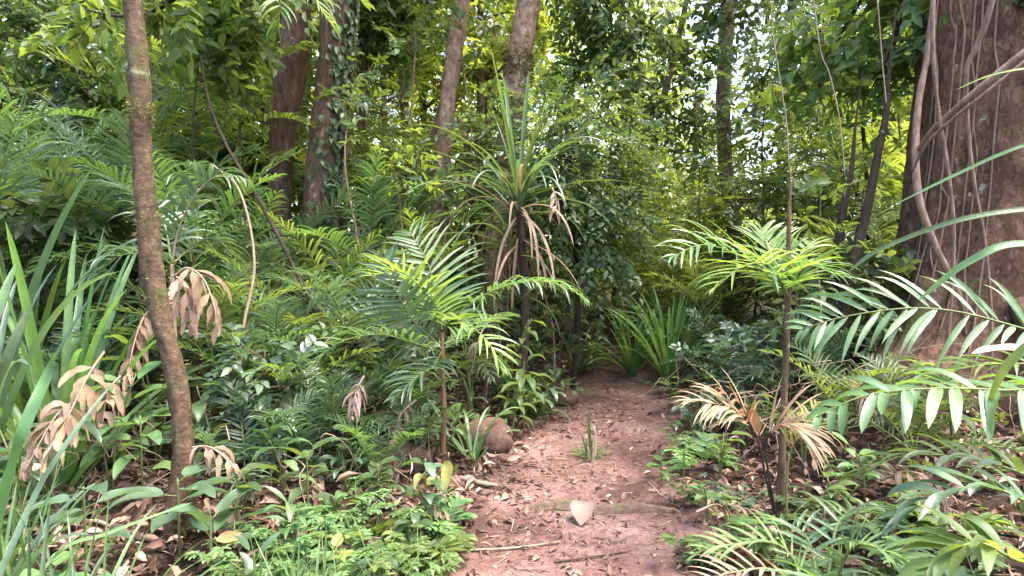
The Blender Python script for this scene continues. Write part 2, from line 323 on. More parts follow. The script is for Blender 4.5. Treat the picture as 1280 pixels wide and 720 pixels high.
# ------------------------------------------------------------------ plant generators
def frond_mesh(mb, R, nl, LL, WW, grav=1.1, up=UP, ang=(75, 30), vee=.35, start=.12, seg=6, rr=.008, m=0, ms=1, jitter=.12, prof=prof_leaflet, lp=None, drop=0.0, sides=(-1, 1), tws=.4):
    """R: rachis polyline (k,3). nl leaflets per side"""
    R = catmull(R, 26); T, _, _ = frames(R)
    tube(mb, R, np.linspace(rr, rr*.25, 26), 5, m=ms)
    ts = np.linspace(start, .985, nl)
    ts = ts[rng.random(nl) > max(drop, .05)]
    nn = len(ts)
    for sd in sides:
        tt = np.clip(ts+rng.normal(0, .2/nl, nn), 0, 1)
        pos = np.stack([np.interp(tt*25, np.arange(26), R[:, i]) for i in range(3)], 1)
        tg = nrm(np.stack([np.interp(tt*25, np.arange(26), T[:, i]) for i in range(3)], 1))
        side = nrm(np.cross(tg, up)*sd); nrml = nrm(np.cross(side, tg)*sd)
        a = np.radians(ang[0]+(ang[1]-ang[0])*tt+rng.normal(0, 4+jitter*20, nn))
        D = nrm(side*np.sin(a)[:, None]+tg*np.cos(a)[:, None]+nrml*(vee+rng.normal(0, jitter, nn))[:, None])
        lf = (np.sin(PI*np.clip(tt*.86+.12, 0, 1))**.6 if lp is None else lp(tt))
        brk = np.where(rng.random(nn) < .07, rng.uniform(.4, .8, nn), 1)
        blades(mb, pos, D, nrml, LL*lf*brk*(1+rng.normal(0, .07, nn)), WW*(.6+.4*lf), grav*(1+rng.normal(0, .22, nn)), seg, prof, .22, m=m, twist=rng.normal(0, tws, nn))
def frond(parent, pts, nl, LL, WW, mat=None, smat=None, name='frond', **k):
    mb = MB(); o0 = np.array(parent.location) if parent is not None else 0
    frond_mesh(mb, np.array(pts)-o0, nl, LL, WW, **k)
    return link(name, mb.mesh(name), [mat or M['frond'], smat or M['stem']], parent)
def arc(base, az, el, L, droop, n=9, side=0.0):
    p = np.array(base, float); d = np.array([math.cos(el)*math.cos(az), math.cos(el)*math.sin(az), math.sin(el)]); out = [p.copy()]
    for i in range(n-1):
        p = p+d*L/(n-1); out.append(p.copy()); d = nrm(d+np.array([-math.sin(az)*side, math.cos(az)*side, -droop*(.4+1.2*i/n)])/(n-1))
    return np.array(out)
def sprays(mb, C, O, twigL, nleaf, LL, WW, m=0, mt=1, lod=1, droop=.5, twig=True):
    """C centres (n,3), O outward directions: each a drooping twig with alternate leaves"""
    n = len(C); O = nrm(O); L = twigL*(.6+.8*rng.random(n))
    t = (np.arange(nleaf)+.5)/nleaf
    side = nrm(np.cross(O, UP+rng.normal(0, .3, (n, 3)))); nr = np.cross(side, O)
    pos = C[:, None]+O[:, None]*(L[:, None]*t)[..., None]-UP*(droop*L[:, None]*t**2*.5)[..., None]
    sg = np.where(np.arange(nleaf) % 2, 1, -1)[None, :, None]
    dr = nrm(O[:, None]*.75+side[:, None]*sg*.8-UP*.25*droop+rng.normal(0, .25, (n, nleaf, 3)))
    N = nrm(nr[:, None]+rng.normal(0, .35, (n, nleaf, 3)))
    sc = (.7+.5*rng.random((n, nleaf)))
    leafcards(mb, pos.reshape(-1, 3), dr.reshape(-1, 3), N.reshape(-1, 3), (LL*sc).ravel(), (WW*sc).ravel(), m=m, lod=lod)
    if twig:
        e = C+O*L[:, None]-UP*(droop*L*.5)[:, None]; w = side*.0035; z = UP*.0035
        V = np.stack([C-w, C+w, C+z, e], 1); b = (np.arange(n)*4)[:, None]
        mb.add(V, None, np.concatenate([b+np.array(x) for x in ([0, 1, 3], [1, 2, 3], [2, 0, 3])]), mt)
def tree_protos(seed, H, z0, R, ncl, nsp, nleaf, LL, WW, r0=.11, lean=.3, lod=1, zpow=1.0, twigL=.35, droop=.6):
    global rng
    keep = rng; rng = np.random.default_rng(seed)
    tb = MB(); cb = MB()
    P = [np.array([0, 0, -.3])]
    a = rng.random()*6.3
    for i in range(1, 7): P.append(np.array([math.cos(a)*lean*(i/6)**1.3, math.sin(a)*lean*(i/6)**1.3, H*.93*i/6])+np.append(rng.normal(0, .07, 2), 0))
    P = catmull(np.array(P), 34)
    tube(tb, P, np.linspace(r0, r0*.25, 34)*np.where(np.arange(34) < 3, 1.25, 1), 10, bark=.25, freq=5)
    for i in range(ncl):
        z = z0+(H-z0)*((i+rng.random())/ncl)**zpow; k = min(int(z/(H*.93)*33), 32); b = P[k]
        az = rng.random()*6.3; rad = R*(.35+.65*rng.random())*(1 - .45*max(0, (z-H*.6)/(H*.4)))
        pts = arc(b, az, rng.uniform(.1, .7), rad, rng.uniform(.3, 1.0), 7)
        tube(tb, pts, [r0*.42, .010], 5, n=8)
        for t in ((.45, .35), (.75, .45), (1, .5)):
            c = pts[min(int(t[0]*6), 6)]; n = int(nsp*(.4+t[0]*.6)*rng.uniform(.5, 1.4))
            C = c+rng.normal(0, 1, (n, 3))*np.array([t[1], t[1], t[1]*.6])*R*.42
            O = nrm((C-c)+rng.normal(0, .25, (n, 3))*R*.3+np.array([0, 0, .05]))
            sprays(cb, C, O, twigL, nleaf, LL, WW, lod=lod, droop=droop)
    r = (tb.mesh('trunk'), cb.mesh('crown')); rng = keep; return r
TP = {
 'a': tree_protos(1, 9.5, 1.6, 2.3, 26, 14, 10, .13, .055),
 'b': tree_protos(2, 11, 2.5, 2.6, 28, 12, 9, .17, .07, r0=.13),
 'c': tree_protos(3, 7.5, 1.0, 1.9, 24, 16, 11, .10, .042, r0=.07),
 'd': tree_protos(4, 10, 4.0, 2.4, 20, 15, 9, .21, .10, r0=.12, droop=1.0),
}
SP = {   # shrubs: many short branches from the ground
 'a': tree_protos(11, 2.1, .25, .95, 16, 7, 8, .12, .05, r0=.022, lean=.35, twigL=.22),
 'b': tree_protos(12, 1.5, .15, .80, 15, 6, 7, .16, .065, r0=.018, lean=.3, twigL=.2),
 'c': tree_protos(13, 2.6, .3, 1.0, 18, 8, 9, .09, .036, r0=.022, lean=.4, twigL=.24),
 'd': tree_protos(14, 1.0, .08, .55, 12, 5, 7, .10, .05, r0=.012, lean=.2, twigL=.16),
}
def place_tree(key, px, d, s, tint, label, group, name='rainforest_tree', rz=None, protos=TP, bark='barkbrown', cat='tree', sz=1.0, tr='trunk', cr='crown'):
    g = G(px, d); t, c = protos[key]
    e = empty(name, g, label, cat, group, rz if rz is not None else random.random()*6.28, s); e.scale = (s, s, s*sz)
    if not len(t.materials): t.materials.append(M['barkbrown'])
    if not len(c.materials): c.materials.append(M['mid']); c.materials.append(M['twig'])
    a = bpy.data.objects.new(tr, t); COL.objects.link(a); a.parent = e; setmat(a, [M[bark]])
    b = bpy.data.objects.new(cr, c); COL.objects.link(b); b.parent = e; setmat(b, [M[tint]])
    return e
TINTW = {'dark': 'dark green', 'mid': 'mid green', 'bright': 'yellow-green', 'blue': 'blue-green', 'herb': 'soft green', 'strap': 'fresh green', 'frond': 'green', 'frondy': 'yellow-green'}
LOOK = {'a': 'oval-leaved', 'b': 'longer-leaved', 'c': 'fine-leaved', 'd': 'big-leaved'}
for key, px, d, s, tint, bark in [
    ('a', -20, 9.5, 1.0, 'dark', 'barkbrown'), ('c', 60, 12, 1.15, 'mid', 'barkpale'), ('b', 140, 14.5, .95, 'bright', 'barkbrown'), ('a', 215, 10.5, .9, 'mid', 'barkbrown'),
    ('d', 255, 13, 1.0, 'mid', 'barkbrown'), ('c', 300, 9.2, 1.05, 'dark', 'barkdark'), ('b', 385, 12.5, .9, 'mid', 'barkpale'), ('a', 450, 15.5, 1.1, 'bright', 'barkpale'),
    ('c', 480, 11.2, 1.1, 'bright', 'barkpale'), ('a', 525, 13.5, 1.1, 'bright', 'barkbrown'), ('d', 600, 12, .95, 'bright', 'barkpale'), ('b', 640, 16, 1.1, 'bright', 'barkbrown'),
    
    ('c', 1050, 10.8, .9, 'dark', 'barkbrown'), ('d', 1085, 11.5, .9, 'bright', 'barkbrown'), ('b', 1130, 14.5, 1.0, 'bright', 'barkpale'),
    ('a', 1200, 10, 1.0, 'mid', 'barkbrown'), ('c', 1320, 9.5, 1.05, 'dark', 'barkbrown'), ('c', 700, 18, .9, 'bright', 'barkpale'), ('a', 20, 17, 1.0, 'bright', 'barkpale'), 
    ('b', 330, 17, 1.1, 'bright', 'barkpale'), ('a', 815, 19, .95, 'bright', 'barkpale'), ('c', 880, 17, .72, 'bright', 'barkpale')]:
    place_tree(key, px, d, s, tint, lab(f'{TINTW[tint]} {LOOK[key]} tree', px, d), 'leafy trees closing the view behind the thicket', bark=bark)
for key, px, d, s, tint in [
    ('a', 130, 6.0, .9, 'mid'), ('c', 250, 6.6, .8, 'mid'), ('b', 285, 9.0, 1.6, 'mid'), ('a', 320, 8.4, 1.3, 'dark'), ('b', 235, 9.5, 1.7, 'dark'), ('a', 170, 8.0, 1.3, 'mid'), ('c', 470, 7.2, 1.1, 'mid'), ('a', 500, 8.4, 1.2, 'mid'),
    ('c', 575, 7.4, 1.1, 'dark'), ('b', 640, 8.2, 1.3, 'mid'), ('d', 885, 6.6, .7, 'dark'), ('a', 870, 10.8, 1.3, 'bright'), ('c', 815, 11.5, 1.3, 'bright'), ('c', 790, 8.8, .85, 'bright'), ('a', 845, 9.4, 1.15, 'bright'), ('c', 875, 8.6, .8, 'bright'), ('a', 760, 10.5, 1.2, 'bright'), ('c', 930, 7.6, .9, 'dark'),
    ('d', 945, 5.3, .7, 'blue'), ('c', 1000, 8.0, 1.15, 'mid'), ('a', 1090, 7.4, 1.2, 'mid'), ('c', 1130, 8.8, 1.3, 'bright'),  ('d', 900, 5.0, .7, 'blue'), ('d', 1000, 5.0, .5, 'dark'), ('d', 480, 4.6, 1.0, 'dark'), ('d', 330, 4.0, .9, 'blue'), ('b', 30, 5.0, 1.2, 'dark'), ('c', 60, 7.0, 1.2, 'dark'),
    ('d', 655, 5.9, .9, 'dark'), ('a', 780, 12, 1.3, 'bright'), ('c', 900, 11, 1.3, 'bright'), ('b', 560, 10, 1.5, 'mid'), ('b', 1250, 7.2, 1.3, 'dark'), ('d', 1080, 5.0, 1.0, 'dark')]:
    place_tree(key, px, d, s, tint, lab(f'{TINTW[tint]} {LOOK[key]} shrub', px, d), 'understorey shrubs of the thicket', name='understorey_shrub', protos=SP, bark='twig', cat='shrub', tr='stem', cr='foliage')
# ------------------------------------------------------------------ named trunks
def trunk_tree(name, pts, radii, bark, label, n=70, sides=20, barkamp=.18, freq=5, extra=None, cat='tree', group=None):
    base = np.array(pts[0]); e = empty(name, gz(base), label, cat, group)
    mb = MB(); P = np.array(pts)-np.array(e.location)
    tube(mb, P, radii, sides, n=n, bark=barkamp, freq=freq)
    link('trunk', mb.mesh('trunk'), M[bark], e); return e, catmull(P, n)
def pixtrunk(pix, d0, d1=None, below=.25):
    d1 = d1 or d0; n = len(pix); out = []
    for i, (x, y) in enumerate(pix): out.append(W(x, y, d0+(d1-d0)*i/(n-1)))
    return out   # listed from the foot upward
def wr(px, d): return px/FPX*d/2
def crown_for(e, tops, R, n, tint, LL=.14, WW=.06, nleaf=9):
    cb = MB()
    for c in tops:
        C = np.array(c)-np.array(e.location)+rng.normal(0, 1, (n, 3))*R*np.array([1, 1, .6]); sprays(cb, C, nrm(C-(np.array(c)-np.array(e.location))+rng.normal(0, .3, (n, 3))), .4, nleaf, LL, WW)
    link('crown', cb.mesh('crown'), [M[tint], M['twig']], e)
# leaning mossy sapling
p = pixtrunk([(222, 690), (228, 600), (228, 540), (218, 460), (200, 390), (186, 300), (178, 200), (174, 100), (166, 0), (160, -120), (150, -300)], 3.15, 3.3)
e, PP = trunk_tree('leaning_sapling', p, [wr(48, 3.2), wr(25, 3.2), wr(22, 3.2), wr(23, 3.2), wr(24, 3.2), wr(25, 3.2), wr(22, 3.2), wr(24, 3.2), wr(21, 3.2), .035, .03], 'barkmoss', 'slim brown sapling with a yellow moss collar, bending left above dry litter', n=160, barkamp=.34, freq=13)
mb = MB()
for (py, cnt, ln_) in ((140, 420, .02), (270, 90, .03), (380, 90, .025), (470, 60, .03)):
    c = W(np.interp(py, [100, 200, 300, 390, 460], [174, 178, 186, 200, 218]), py, 3.22)-np.array(e.location)
    th = rng.random(cnt)*6.28; hh = rng.normal(0, .028 if py == 140 else .07, cnt); r = .048
    P_ = c+np.stack([r*np.cos(th), r*np.sin(th), hh], 1); D_ = nrm(np.stack([np.cos(th), np.sin(th), rng.normal(0, .5, cnt)], 1))
    leafcards(mb, P_, D_, rdir(cnt), ln_, .009, lod=0)
link('moss_foliage', mb.mesh('moss_foliage'), M['moss'], e)
crown_for(e, [W(150, -320, 3.5), W(60, -260, 3.9), W(240, -300, 4.0)], .35, 45, 'mid')
# peeling reddish trunk
p = pixtrunk([(345, 400), (350, 300), (352, 200), (355, 140), (368, 60), (372, 0), (378, -120), (380, -260)], 7.2, 7.4); p = [gz(p[0])-UP*.2]+p
e, _ = trunk_tree('peeling_trunk_tree', p, [wr(34, 7), wr(28, 7), wr(26, 7), wr(28, 7), wr(38, 7), wr(36, 7), wr(34, 7), wr(30, 7), .1], 'barkred', 'reddish peeling trunk that narrows downwards, next to vine-clad trunk', n=120, barkamp=.25)
crown_for(e, [W(360, -160, 7.4), W(300, -120, 7.6), W(420, -130, 7.8)], .8, 60, 'mid')
# vine-clad trunk
p = pixtrunk([(405, 420), (405, 330), (404, 250), (410, 170), (418, 90), (424, 0), (430, -140), (434, -300)], 6.8, 7.0); p = [gz(p[0])-UP*.2]+p
e, PP = trunk_tree('climber_clad_tree', p, [wr(62, 6.8), wr(52, 6.8), wr(50, 6.8), wr(46, 6.8), wr(44, 6.8), wr(42, 6.8), wr(42, 6.8), wr(38, 6.8), .14], 'barkred', 'red-brown trunk with dark scale-like climber up one side', n=120, barkamp=.15)
crown_for(e, [W(430, -160, 6.9), W(500, -130, 7.4), W(380, -200, 7.6)], .8, 60, 'dark')
v = empty('climbing_vine', e.location, 'dark climber with small overlapping leaves gripping red-brown trunk', 'vine')
mb = MB(); n = 900; kk = rng.integers(8, 118, n); th = rng.normal(-.5, .55, n); c = PP[kk]; r = np.interp(kk, [0, 118], [.235, .175])
out_ = np.stack([np.cos(th), np.sin(th), np.zeros(n)], 1); P_ = c+out_*r[:, None]+np.stack([np.zeros(n), np.zeros(n), rng.normal(0, .03, n)], 1)
leafcards(mb, P_, nrm(out_*.35-UP+rng.normal(0, .25, (n, 3))), nrm(out_), .10, .075, cup=.3)
link('foliage', mb.mesh('foliage'), M['dark'], v)
mb = MB(); tube(mb, PP+np.array([.22, -.05, 0]), .012, 5); link('stem', mb.mesh('stem'), M['twig'], v)
# other columns
for nm, pix, d0, d1, rad, bark, label, tint in [
    ('slanting_tree', [(545, 330), (550, 260), (553, 200), (560, 120), (570, 50), (577, 0), (590, -150)], 7.1, 7.4, [30, 26, 24, 20, 20, 22, 22, 12], 'barkpale', 'slender slanting trunk with pale flaking patches behind palm seedlings', 'mid'),
    ('mossy_collar_tree', [(620, 330), (628, 260), (636, 180), (646, 90), (656, 30), (661, 0), (668, -150)], 6.9, 7.1, [40, 30, 24, 26, 32, 30, 30, 26], 'barkpale', 'patchy pale trunk with green moss collar rising above screw pine', 'mid'),
    ('pale_slim_tree', [(610, 160), (614, 110), (619, 50), (626, 0), (634, -120)], 12, 12, [10, 10, 10, 9, 9, 6], 'barkpale', 'thin pale stem just beside the moss-collared trunk', 'bright'),
    ('spotted_tree', [(918, 330), (917, 280), (908, 220), (904, 150), (906, 70), (911, 0), (918, -150)], 8.8, 8.8, [34, 24, 19, 18, 17, 18, 19, 14], 'barkspot', 'straight slim trunk with pale lichen spots before white sky gaps', 'dark'),
    ('slender_tree', [(448, 330), (450, 200), (455, 100), (458, 0), (462, -120)], 8.2, 8.4, [10, 9, 9, 8, 8, 5], 'barkbrown', 'pencil-thin brown stem just beyond the vine-clad trunk', 'mid'),
    ('slender_tree', [(505, 250), (508, 170), (503, 90), (500, 0), (498, -120)], 11.5, 11.5, [13, 12, 11, 11, 10, 6], 'barkpale', 'thin grey stem before bright leaves, beyond feathery palms', 'bright'),
    ('slender_tree', [(460, 380), (470, 320), (500, 250), (540, 170), (556, 120)], 7.6, 8.2, [13, 12, 12, 10, 8, 8], 'barkbrown', 'mossy pole leaning diagonally towards the slanting trunk', None),
    ('slender_tree', [(862, 290), (866, 240), (870, 180), (872, 120)], 13, 13, [11, 10, 9, 8, 8], 'barkpale', 'pale short stem in bright leaves before the spotted trunk', 'bright'),
    ('slender_tree', [(108, 320), (112, 240), (106, 150), (100, 60), (96, -60)], 9, 9.3, [16, 15, 14, 12, 12, 10], 'barkbrown', 'dim brown stem behind the bright strap-leaved clump', 'dark'),
    ('slender_tree', [(195, 260), (192, 180), (188, 100), (186, 40), (180, -60)], 8, 8.2, [26, 24, 22, 20, 20, 14], 'barkred', 'brown trunk half hidden right behind the leaning sapling', 'dark'),
    ('slender_tree', [(243, 260), (246, 160), (248, 60), (246, -60)], 8.5, 8.5, [9, 8, 8, 8, 7], 'barkdark', 'dark straight pole behind drooping greyish fronds', 'mid'),
    ('dark_stem', [(1036, 400), (1046, 330), (1054, 260), (1064, 215), (1070, 150), (1078, 90)], 5.0, 5.0, [14, 12, 11, 11, 9, 5, 2, 1.5], 'barkdark', 'shorter of two dark reddish stems before the giant tree', None),
    ('dark_stem', [(1055, 380), (1066, 330), (1084, 260), (1096, 200), (1108, 140), (1112, 80), (1120, 10)], 4.9, 4.9, [14, 13, 12, 12, 11, 9, 6, 3, 2], 'barkdark', 'taller leaning one of two dark reddish stems before giant tree', None),
    ('slender_tree', [(640, 340), (600, 300), (588, 200), (575, 150)], 9.4, 9.8, [14, 14, 12, 10, 8], 'barkred', 'brown stem between the slanting trunk and the screw pine', None),
    ('slender_tree', [(800, 260), (815, 200), (830, 120), (850, 40), (870, -60)], 12, 12, [9, 8, 8, 8, 7, 6], 'barkdark', 'dark thin stem curving up inside the bright far leaves', 'mid')]:
    p = pixtrunk(pix, d0, d1); p = [gz(p[0])-UP*.2]+p
    e, _ = trunk_tree(nm, p, [wr(r, d0) for r in rad], bark, label, n=90, sides=14, barkamp=.16, cat='tree')
    if nm == 'mossy_collar_tree':
        mb = MB(); c = W(648, 78, 7)-np.array(e.location); n = 500; th = rng.random(n)*6.28
        leafcards(mb, c+np.stack([.14*np.cos(th)+rng.normal(0, .01, n), .14*np.sin(th), rng.normal(0, .12, n)], 1), nrm(np.stack([np.cos(th), np.sin(th), rng.normal(-.4, .4, n)], 1)), rdir(n), .05, .03)
        link('moss_foliage', mb.mesh('moss_foliage'), M['moss'], e)
    if tint:
        tp = W(pix[-1][0], pix[-1][1], d1); crown_for(e, [tp, tp+np.array([.8, .3, -.3]), tp+np.array([-.8, .2, .2])], .6, 40, tint)
    elif nm == 'dark_stem': pass
# ------------------------------------------------------------------ giant tree
gc = gz([3.98, 4.95]); e = empty('giant_tree', gc, 'giant fluted brown tree wrapped in thin aerial roots, pale lianas crossing it', 'tree')
mb = MB(); sides = 96; k = 150; zz = np.linspace(-.5, 7, k)
th = np.linspace(0, 2*PI, sides, endpoint=False)
Zg, Th = np.meshgrid(zz, th, indexing='ij')
R = .66+.20*np.exp(-np.clip(Zg, 0, 9)/.5)+.03*(1-Zg/7)
lobes = sum(a*np.clip(np.cos(Th-t0), 0, 1)**p_ for a, t0, p_ in ((.8, 3.5, 14), (.45, 4.35, 26), (.5, 5.4, 22), (.5, 2.6, 18), (.5, 1.0, 18)))
R = R+lobes*np.exp(-np.clip(Zg+.1, 0, 9)/.42)*.9+.05*np.cos(Th*5+Zg*.3+1)+.03*np.cos(Th*9+1.7)
R = R*(1+.05*fbm(np.cos(Th)*3+9, np.sin(Th)*3+Zg*1.1, 5))
R = R+.018*fbm(np.cos(Th)*14+3, np.sin(Th)*14+Zg*5, 3)
lean = .10*np.clip(Zg, 0, 9)*.35
V = np.stack([R*np.cos(Th)+lean, R*np.sin(Th), Zg], -1)
i = np.arange(k-1)[:, None]*sides; j = np.arange(sides)[None]; j2 = (j+1) % sides
mb.add(V, np.stack([i+j, i+j2, i+sides+j2, i+sides+j], -1).reshape(-1, 4)); link('trunk', mb.mesh('trunk'), M['barkbig'], e)
def surf(a, z, off=.0):
    kz = int(np.clip((z+.5)/7.5*(k-1), 0, k-1)); ka = int((a % (2*PI))/(2*PI)*sides) % sides
    q = V[kz, ka]; return np.array([q[0]+math.cos(a)*off, q[1]+math.sin(a)*off, z])
for i_ in range(8):     # aerial roots down the bark
    a = rng.uniform(3.6, 4.9) if i_ > 6 else rng.uniform(3.25, 3.8); pts = []; z = rng.uniform(2.6, 4.5); zb = rng.uniform(-.15, .9); n = 16
    ph = rng.random()*6; am = rng.uniform(.005, .02)
    for q in range(n):
        zz_ = z+(zb-z)*q/(n-1); pts.append(surf(a+am*math.sin(ph+q*.4)+.006*q, zz_, .012))
    mb = MB(); r0 = rng.uniform(.005, .011); tube(mb, pts, [r0, r0*.7], 6, n=60, bark=.2); link('aerial_root', mb.mesh('aerial_root'), M['liana'], e)
for pts, r_ in (([surf(3.55, .75, -.02), [-1.0, -.42, .26], [-1.35, -.6, .10], [-1.75, -.75, -.12]], [.11, .085, .06, .03]), ([surf(4.2, .6, -.02), [-.55, -1.15, .22], [-.75, -1.6, .02], [-.9, -2.0, -.2]], [.09, .07, .05, .03])):
    mb = MB(); tube(mb, pts, r_, 14, n=40, bark=.2); link('buttress_root', mb.mesh('buttress_root'), M['barkmoss'], e)
mb = MB(); n = 260; a = rng.normal(4.05, .045, n); z = rng.uniform(2.75, 4.6, n)
P_ = np.array([surf(x, y_, .01) for x, y_ in zip(a, z)]); o_ = np.stack([np.cos(a), np.sin(a), 0*a], 1)
leafcards(mb, P_, nrm(o_*.5+rng.normal(0, .5, (n, 3))*[1, .3, .4]-UP*.3), o_+UP*.5, .085, .05)
v = empty('creeper_on_bark', gc, 'small-leaved dark creeper high on the giant tree bark', 'vine'); link('foliage', mb.mesh('foliage'), M['dark'], v)
crown_for(e, [np.array([4.2, 5, 7.2]), np.array([3.2, 4.8, 6.8]), np.array([5.0, 5.4, 7.0])], .9, 60, 'dark')
# lianas crossing the giant tree
def tube_thing(name, pts, r, mat, label, cat, n=60, sides=8, bark=.15, group=None):
    base = np.array(pts[0]); mb = MB(); tube(mb, np.array(pts)-base, r, sides, n=n, bark=bark)
    return tag(link(name, mb.mesh(name), M[mat], None, base), label, cat, group)
tube_thing('liana', [W(1340, 22, 3.75), W(1280, 66, 3.85), W(1232, 105, 3.95), W(1200, 132, 4.05), W(1170, 160, 4.2), W(1150, 186, 4.35)], [.026, .024, .025, .022, .026, .02], 'liana', 'thick pale liana slanting straight down across the giant tree', 'liana', n=90)
tube_thing('liana', [W(1172, -60, 4.5), W(1160, 60, 4.5), W(1148, 130, 4.45), W(1144, 200, 4.35), W(1150, 255, 4.25), W(1168, 305, 4.2), W(1185, 340, 4.15), W(1200, 374, 4.1), W(1206, 420, 4.2)], [.016, .022, .026, .024, .022, .012], 'liana', 'bent pale liana leaning off the near edge of the giant trunk', 'liana', n=90)
tube_thing('liana', [W(1330, 40, 3.6), W(1280, 78, 3.65), W(1230, 118, 3.75), W(1190, 150, 3.9), W(1158, 180, 4.05), W(1140, 215, 4.2)], [.012, .011, .010, .008], 'liana', 'thin pale liana running just under the thick one', 'liana')
tube_thing('liana', [W(1247, -30, 3.9), W(1235, 20, 3.95), W(1220, 60, 4.0), W(1208, 90, 4.05), W(1210, 160, 4.1), W(1218, 230, 4.1), W(1232, 310, 4.1), W(1240, 420, 4.1), W(1232, 520, 4.1)], [.02, .018, .013, .010, .008], 'liana', 'straggling pale liana hanging down the middle of giant trunk', 'liana', n=90)
tube_thing('liana', [W(1167, -30, 4.2), W(1166, 60, 4.15), W(1172, 130, 4.15), W(1186, 220, 4.1), W(1192, 300, 4.1), W(1185, 420, 4.1), W(1160, 520, 4.1)], [.016, .012, .012, .009], 'liana', 'pale cord-like liana hugging the near flank of giant tree', 'liana', n=90)
for pts, lbl in (([(964, -5), (966, 40), (975, 100), (984, 160), (986, 210)], 'long pale thread-like vine hanging beside the tall thin palm'),
                 ([(1012, -40), (1025, 60), (1036, 90), (1046, 130), (1052, 170), (1056, 220)], 'short pale thread-like vine hanging over the twin dark stems'),
                 ([(1097, 0), (1100, 40), (1104, 90), (1108, 130)], 'green thread-like vine above the taller dark stem')):
    tube_thing('hanging_vine', [W(x, y, 3.9) for x, y in pts], .0035, 'twigpale', lbl, 'vine', n=30, sides=5, bark=0, group='thread-like vines hanging over the thicket')
# ------------------------------------------------------------------ hero palms
def palmlet(name, base, label, fronds, stem=None, group=None, smat='stembrown', srad=(.022, .014)):
    e = empty(name, base, label, 'palm', group)
    if stem is not None:
        mb = MB(); tube(mb, np.array(stem)-np.array(base), list(srad), 10, n=50, bark=.12, freq=9); link('stem', mb.mesh('stem'), M[smat], e)
    for f in fronds:
        f = dict(f); pts = f.pop('p'); frond(e, pts, **f)
    return e
c0 = W(552, 415, 4.25); gb = gz(c0)
palmlet('feather_palm', gb, 'bright young feather palm arching over the path edge', [
  dict(p=[c0, W(547, 375, 4.3), W(535, 330, 4.4), W(512, 288, 4.55)], nl=21, LL=.42, WW=.027, mat=M['frond'], up=np.array([.1, -1, .5]), vee=.1, grav=.5, ang=(82, 40)),
  dict(p=[W(548, 430, 4.2), W(520, 405, 4.1), W(498, 370, 4.0), W(474, 318, 4.0)], nl=21, LL=.38, WW=.027, mat=M['blue'], up=np.array([-.2, -1, .5]), vee=.1, grav=.5, ang=(80, 40)),
  dict(p=[c0, W(572, 392, 4.15), W(612, 366, 4.1), W(660, 352, 4.05), W(702, 357, 4.0), W(734, 376, 3.95)], nl=26, LL=.27, WW=.026, mat=M['frond'], grav=2.2, vee=.25, start=.28, ang=(80, 35)),
  dict(p=[c0, W(545, 385, 4.1), W(528, 362, 3.95), W(500, 340, 3.8), W(462, 345, 3.65)], nl=20, LL=.34, WW=.019, mat=M['frondy'], grav=.9, vee=.45),
  dict(p=[c0, W(565, 400, 4.1), W(585, 405, 3.95), W(612, 430, 3.8), W(628, 462, 3.75)], nl=22, LL=.28, WW=.026, mat=M['frondy'], grav=1.0),
  dict(p=[W(550, 440, 4.2), W(520, 430, 4.05), W(475, 418, 3.9), W(425, 428, 3.8), W(390, 458, 3.7)], nl=20, LL=.33, WW=.022, mat=M['frond'], grav=1.3),
  dict(p=[W(552, 440, 4.2), W(540, 460, 4.0), W(520, 472, 3.85), W(492, 500, 3.75)], nl=22, LL=.27, WW=.026, mat=M['blue'], grav=1.4),
  dict(p=[W(555, 430, 4.3), W(580, 420, 4.4), W(610, 400, 4.6), W(640, 395, 4.8)], nl=20, LL=.26, WW=.024, mat=M['frond'], grav=1.2),
  ], stem=[gb-UP*.1, (gb+c0)/2+[.01, 0, 0], c0])
c1 = W(985, 372, 3.4); gb = gz(W(975, 650, 3.35))
palmlet('slim_stem_palm', gb, 'thin-stemmed palm with glowing yellow-green fronds before dark hollow', [
  dict(p=[c1, W(968, 345, 3.35), W(930, 322, 3.25), W(880, 306, 3.1), W(838, 322, 3.0)], nl=18, LL=.33, WW=.023, mat=M['frond'], grav=1.2, up=np.array([0, -.5, 1])),
  dict(p=[c1, W(975, 350, 3.3), W(956, 330, 3.1), W(925, 335, 2.95), W(895, 360, 2.9)], nl=16, LL=.34, WW=.019, mat=M['frondy'], grav=.9),
  dict(p=[c1, W(975, 340, 3.4), W(960, 310, 3.5), W(952, 285, 3.6)], nl=20, LL=.27, WW=.020, mat=M['frondy'], grav=.7, up=np.array([0, -1, .4]), ang=(70, 35)),
  dict(p=[c1, W(995, 350, 3.4), W(1012, 332, 3.3), W(1050, 345, 3.2)], nl=18, LL=.27, WW=.018, mat=M['frond'], grav=1.0),
  dict(p=[c1, W(990, 345, 3.5), W(1002, 315, 3.8), W(1020, 300, 4.1)], nl=18, LL=.24, WW=.018, mat=M['frondy'], grav=.8),
  ], stem=[gb-UP*.1, W(978, 560, 3.36), W(982, 450, 3.38), c1, W(986, 290, 3.4), W(988, 210, 3.42)], srad=(wr(15, 3.3), wr(9.5, 3.3), wr(8.5, 3.3), wr(8, 3.3), wr(6, 3.3), wr(3, 3.3)), smat='barkbrown')
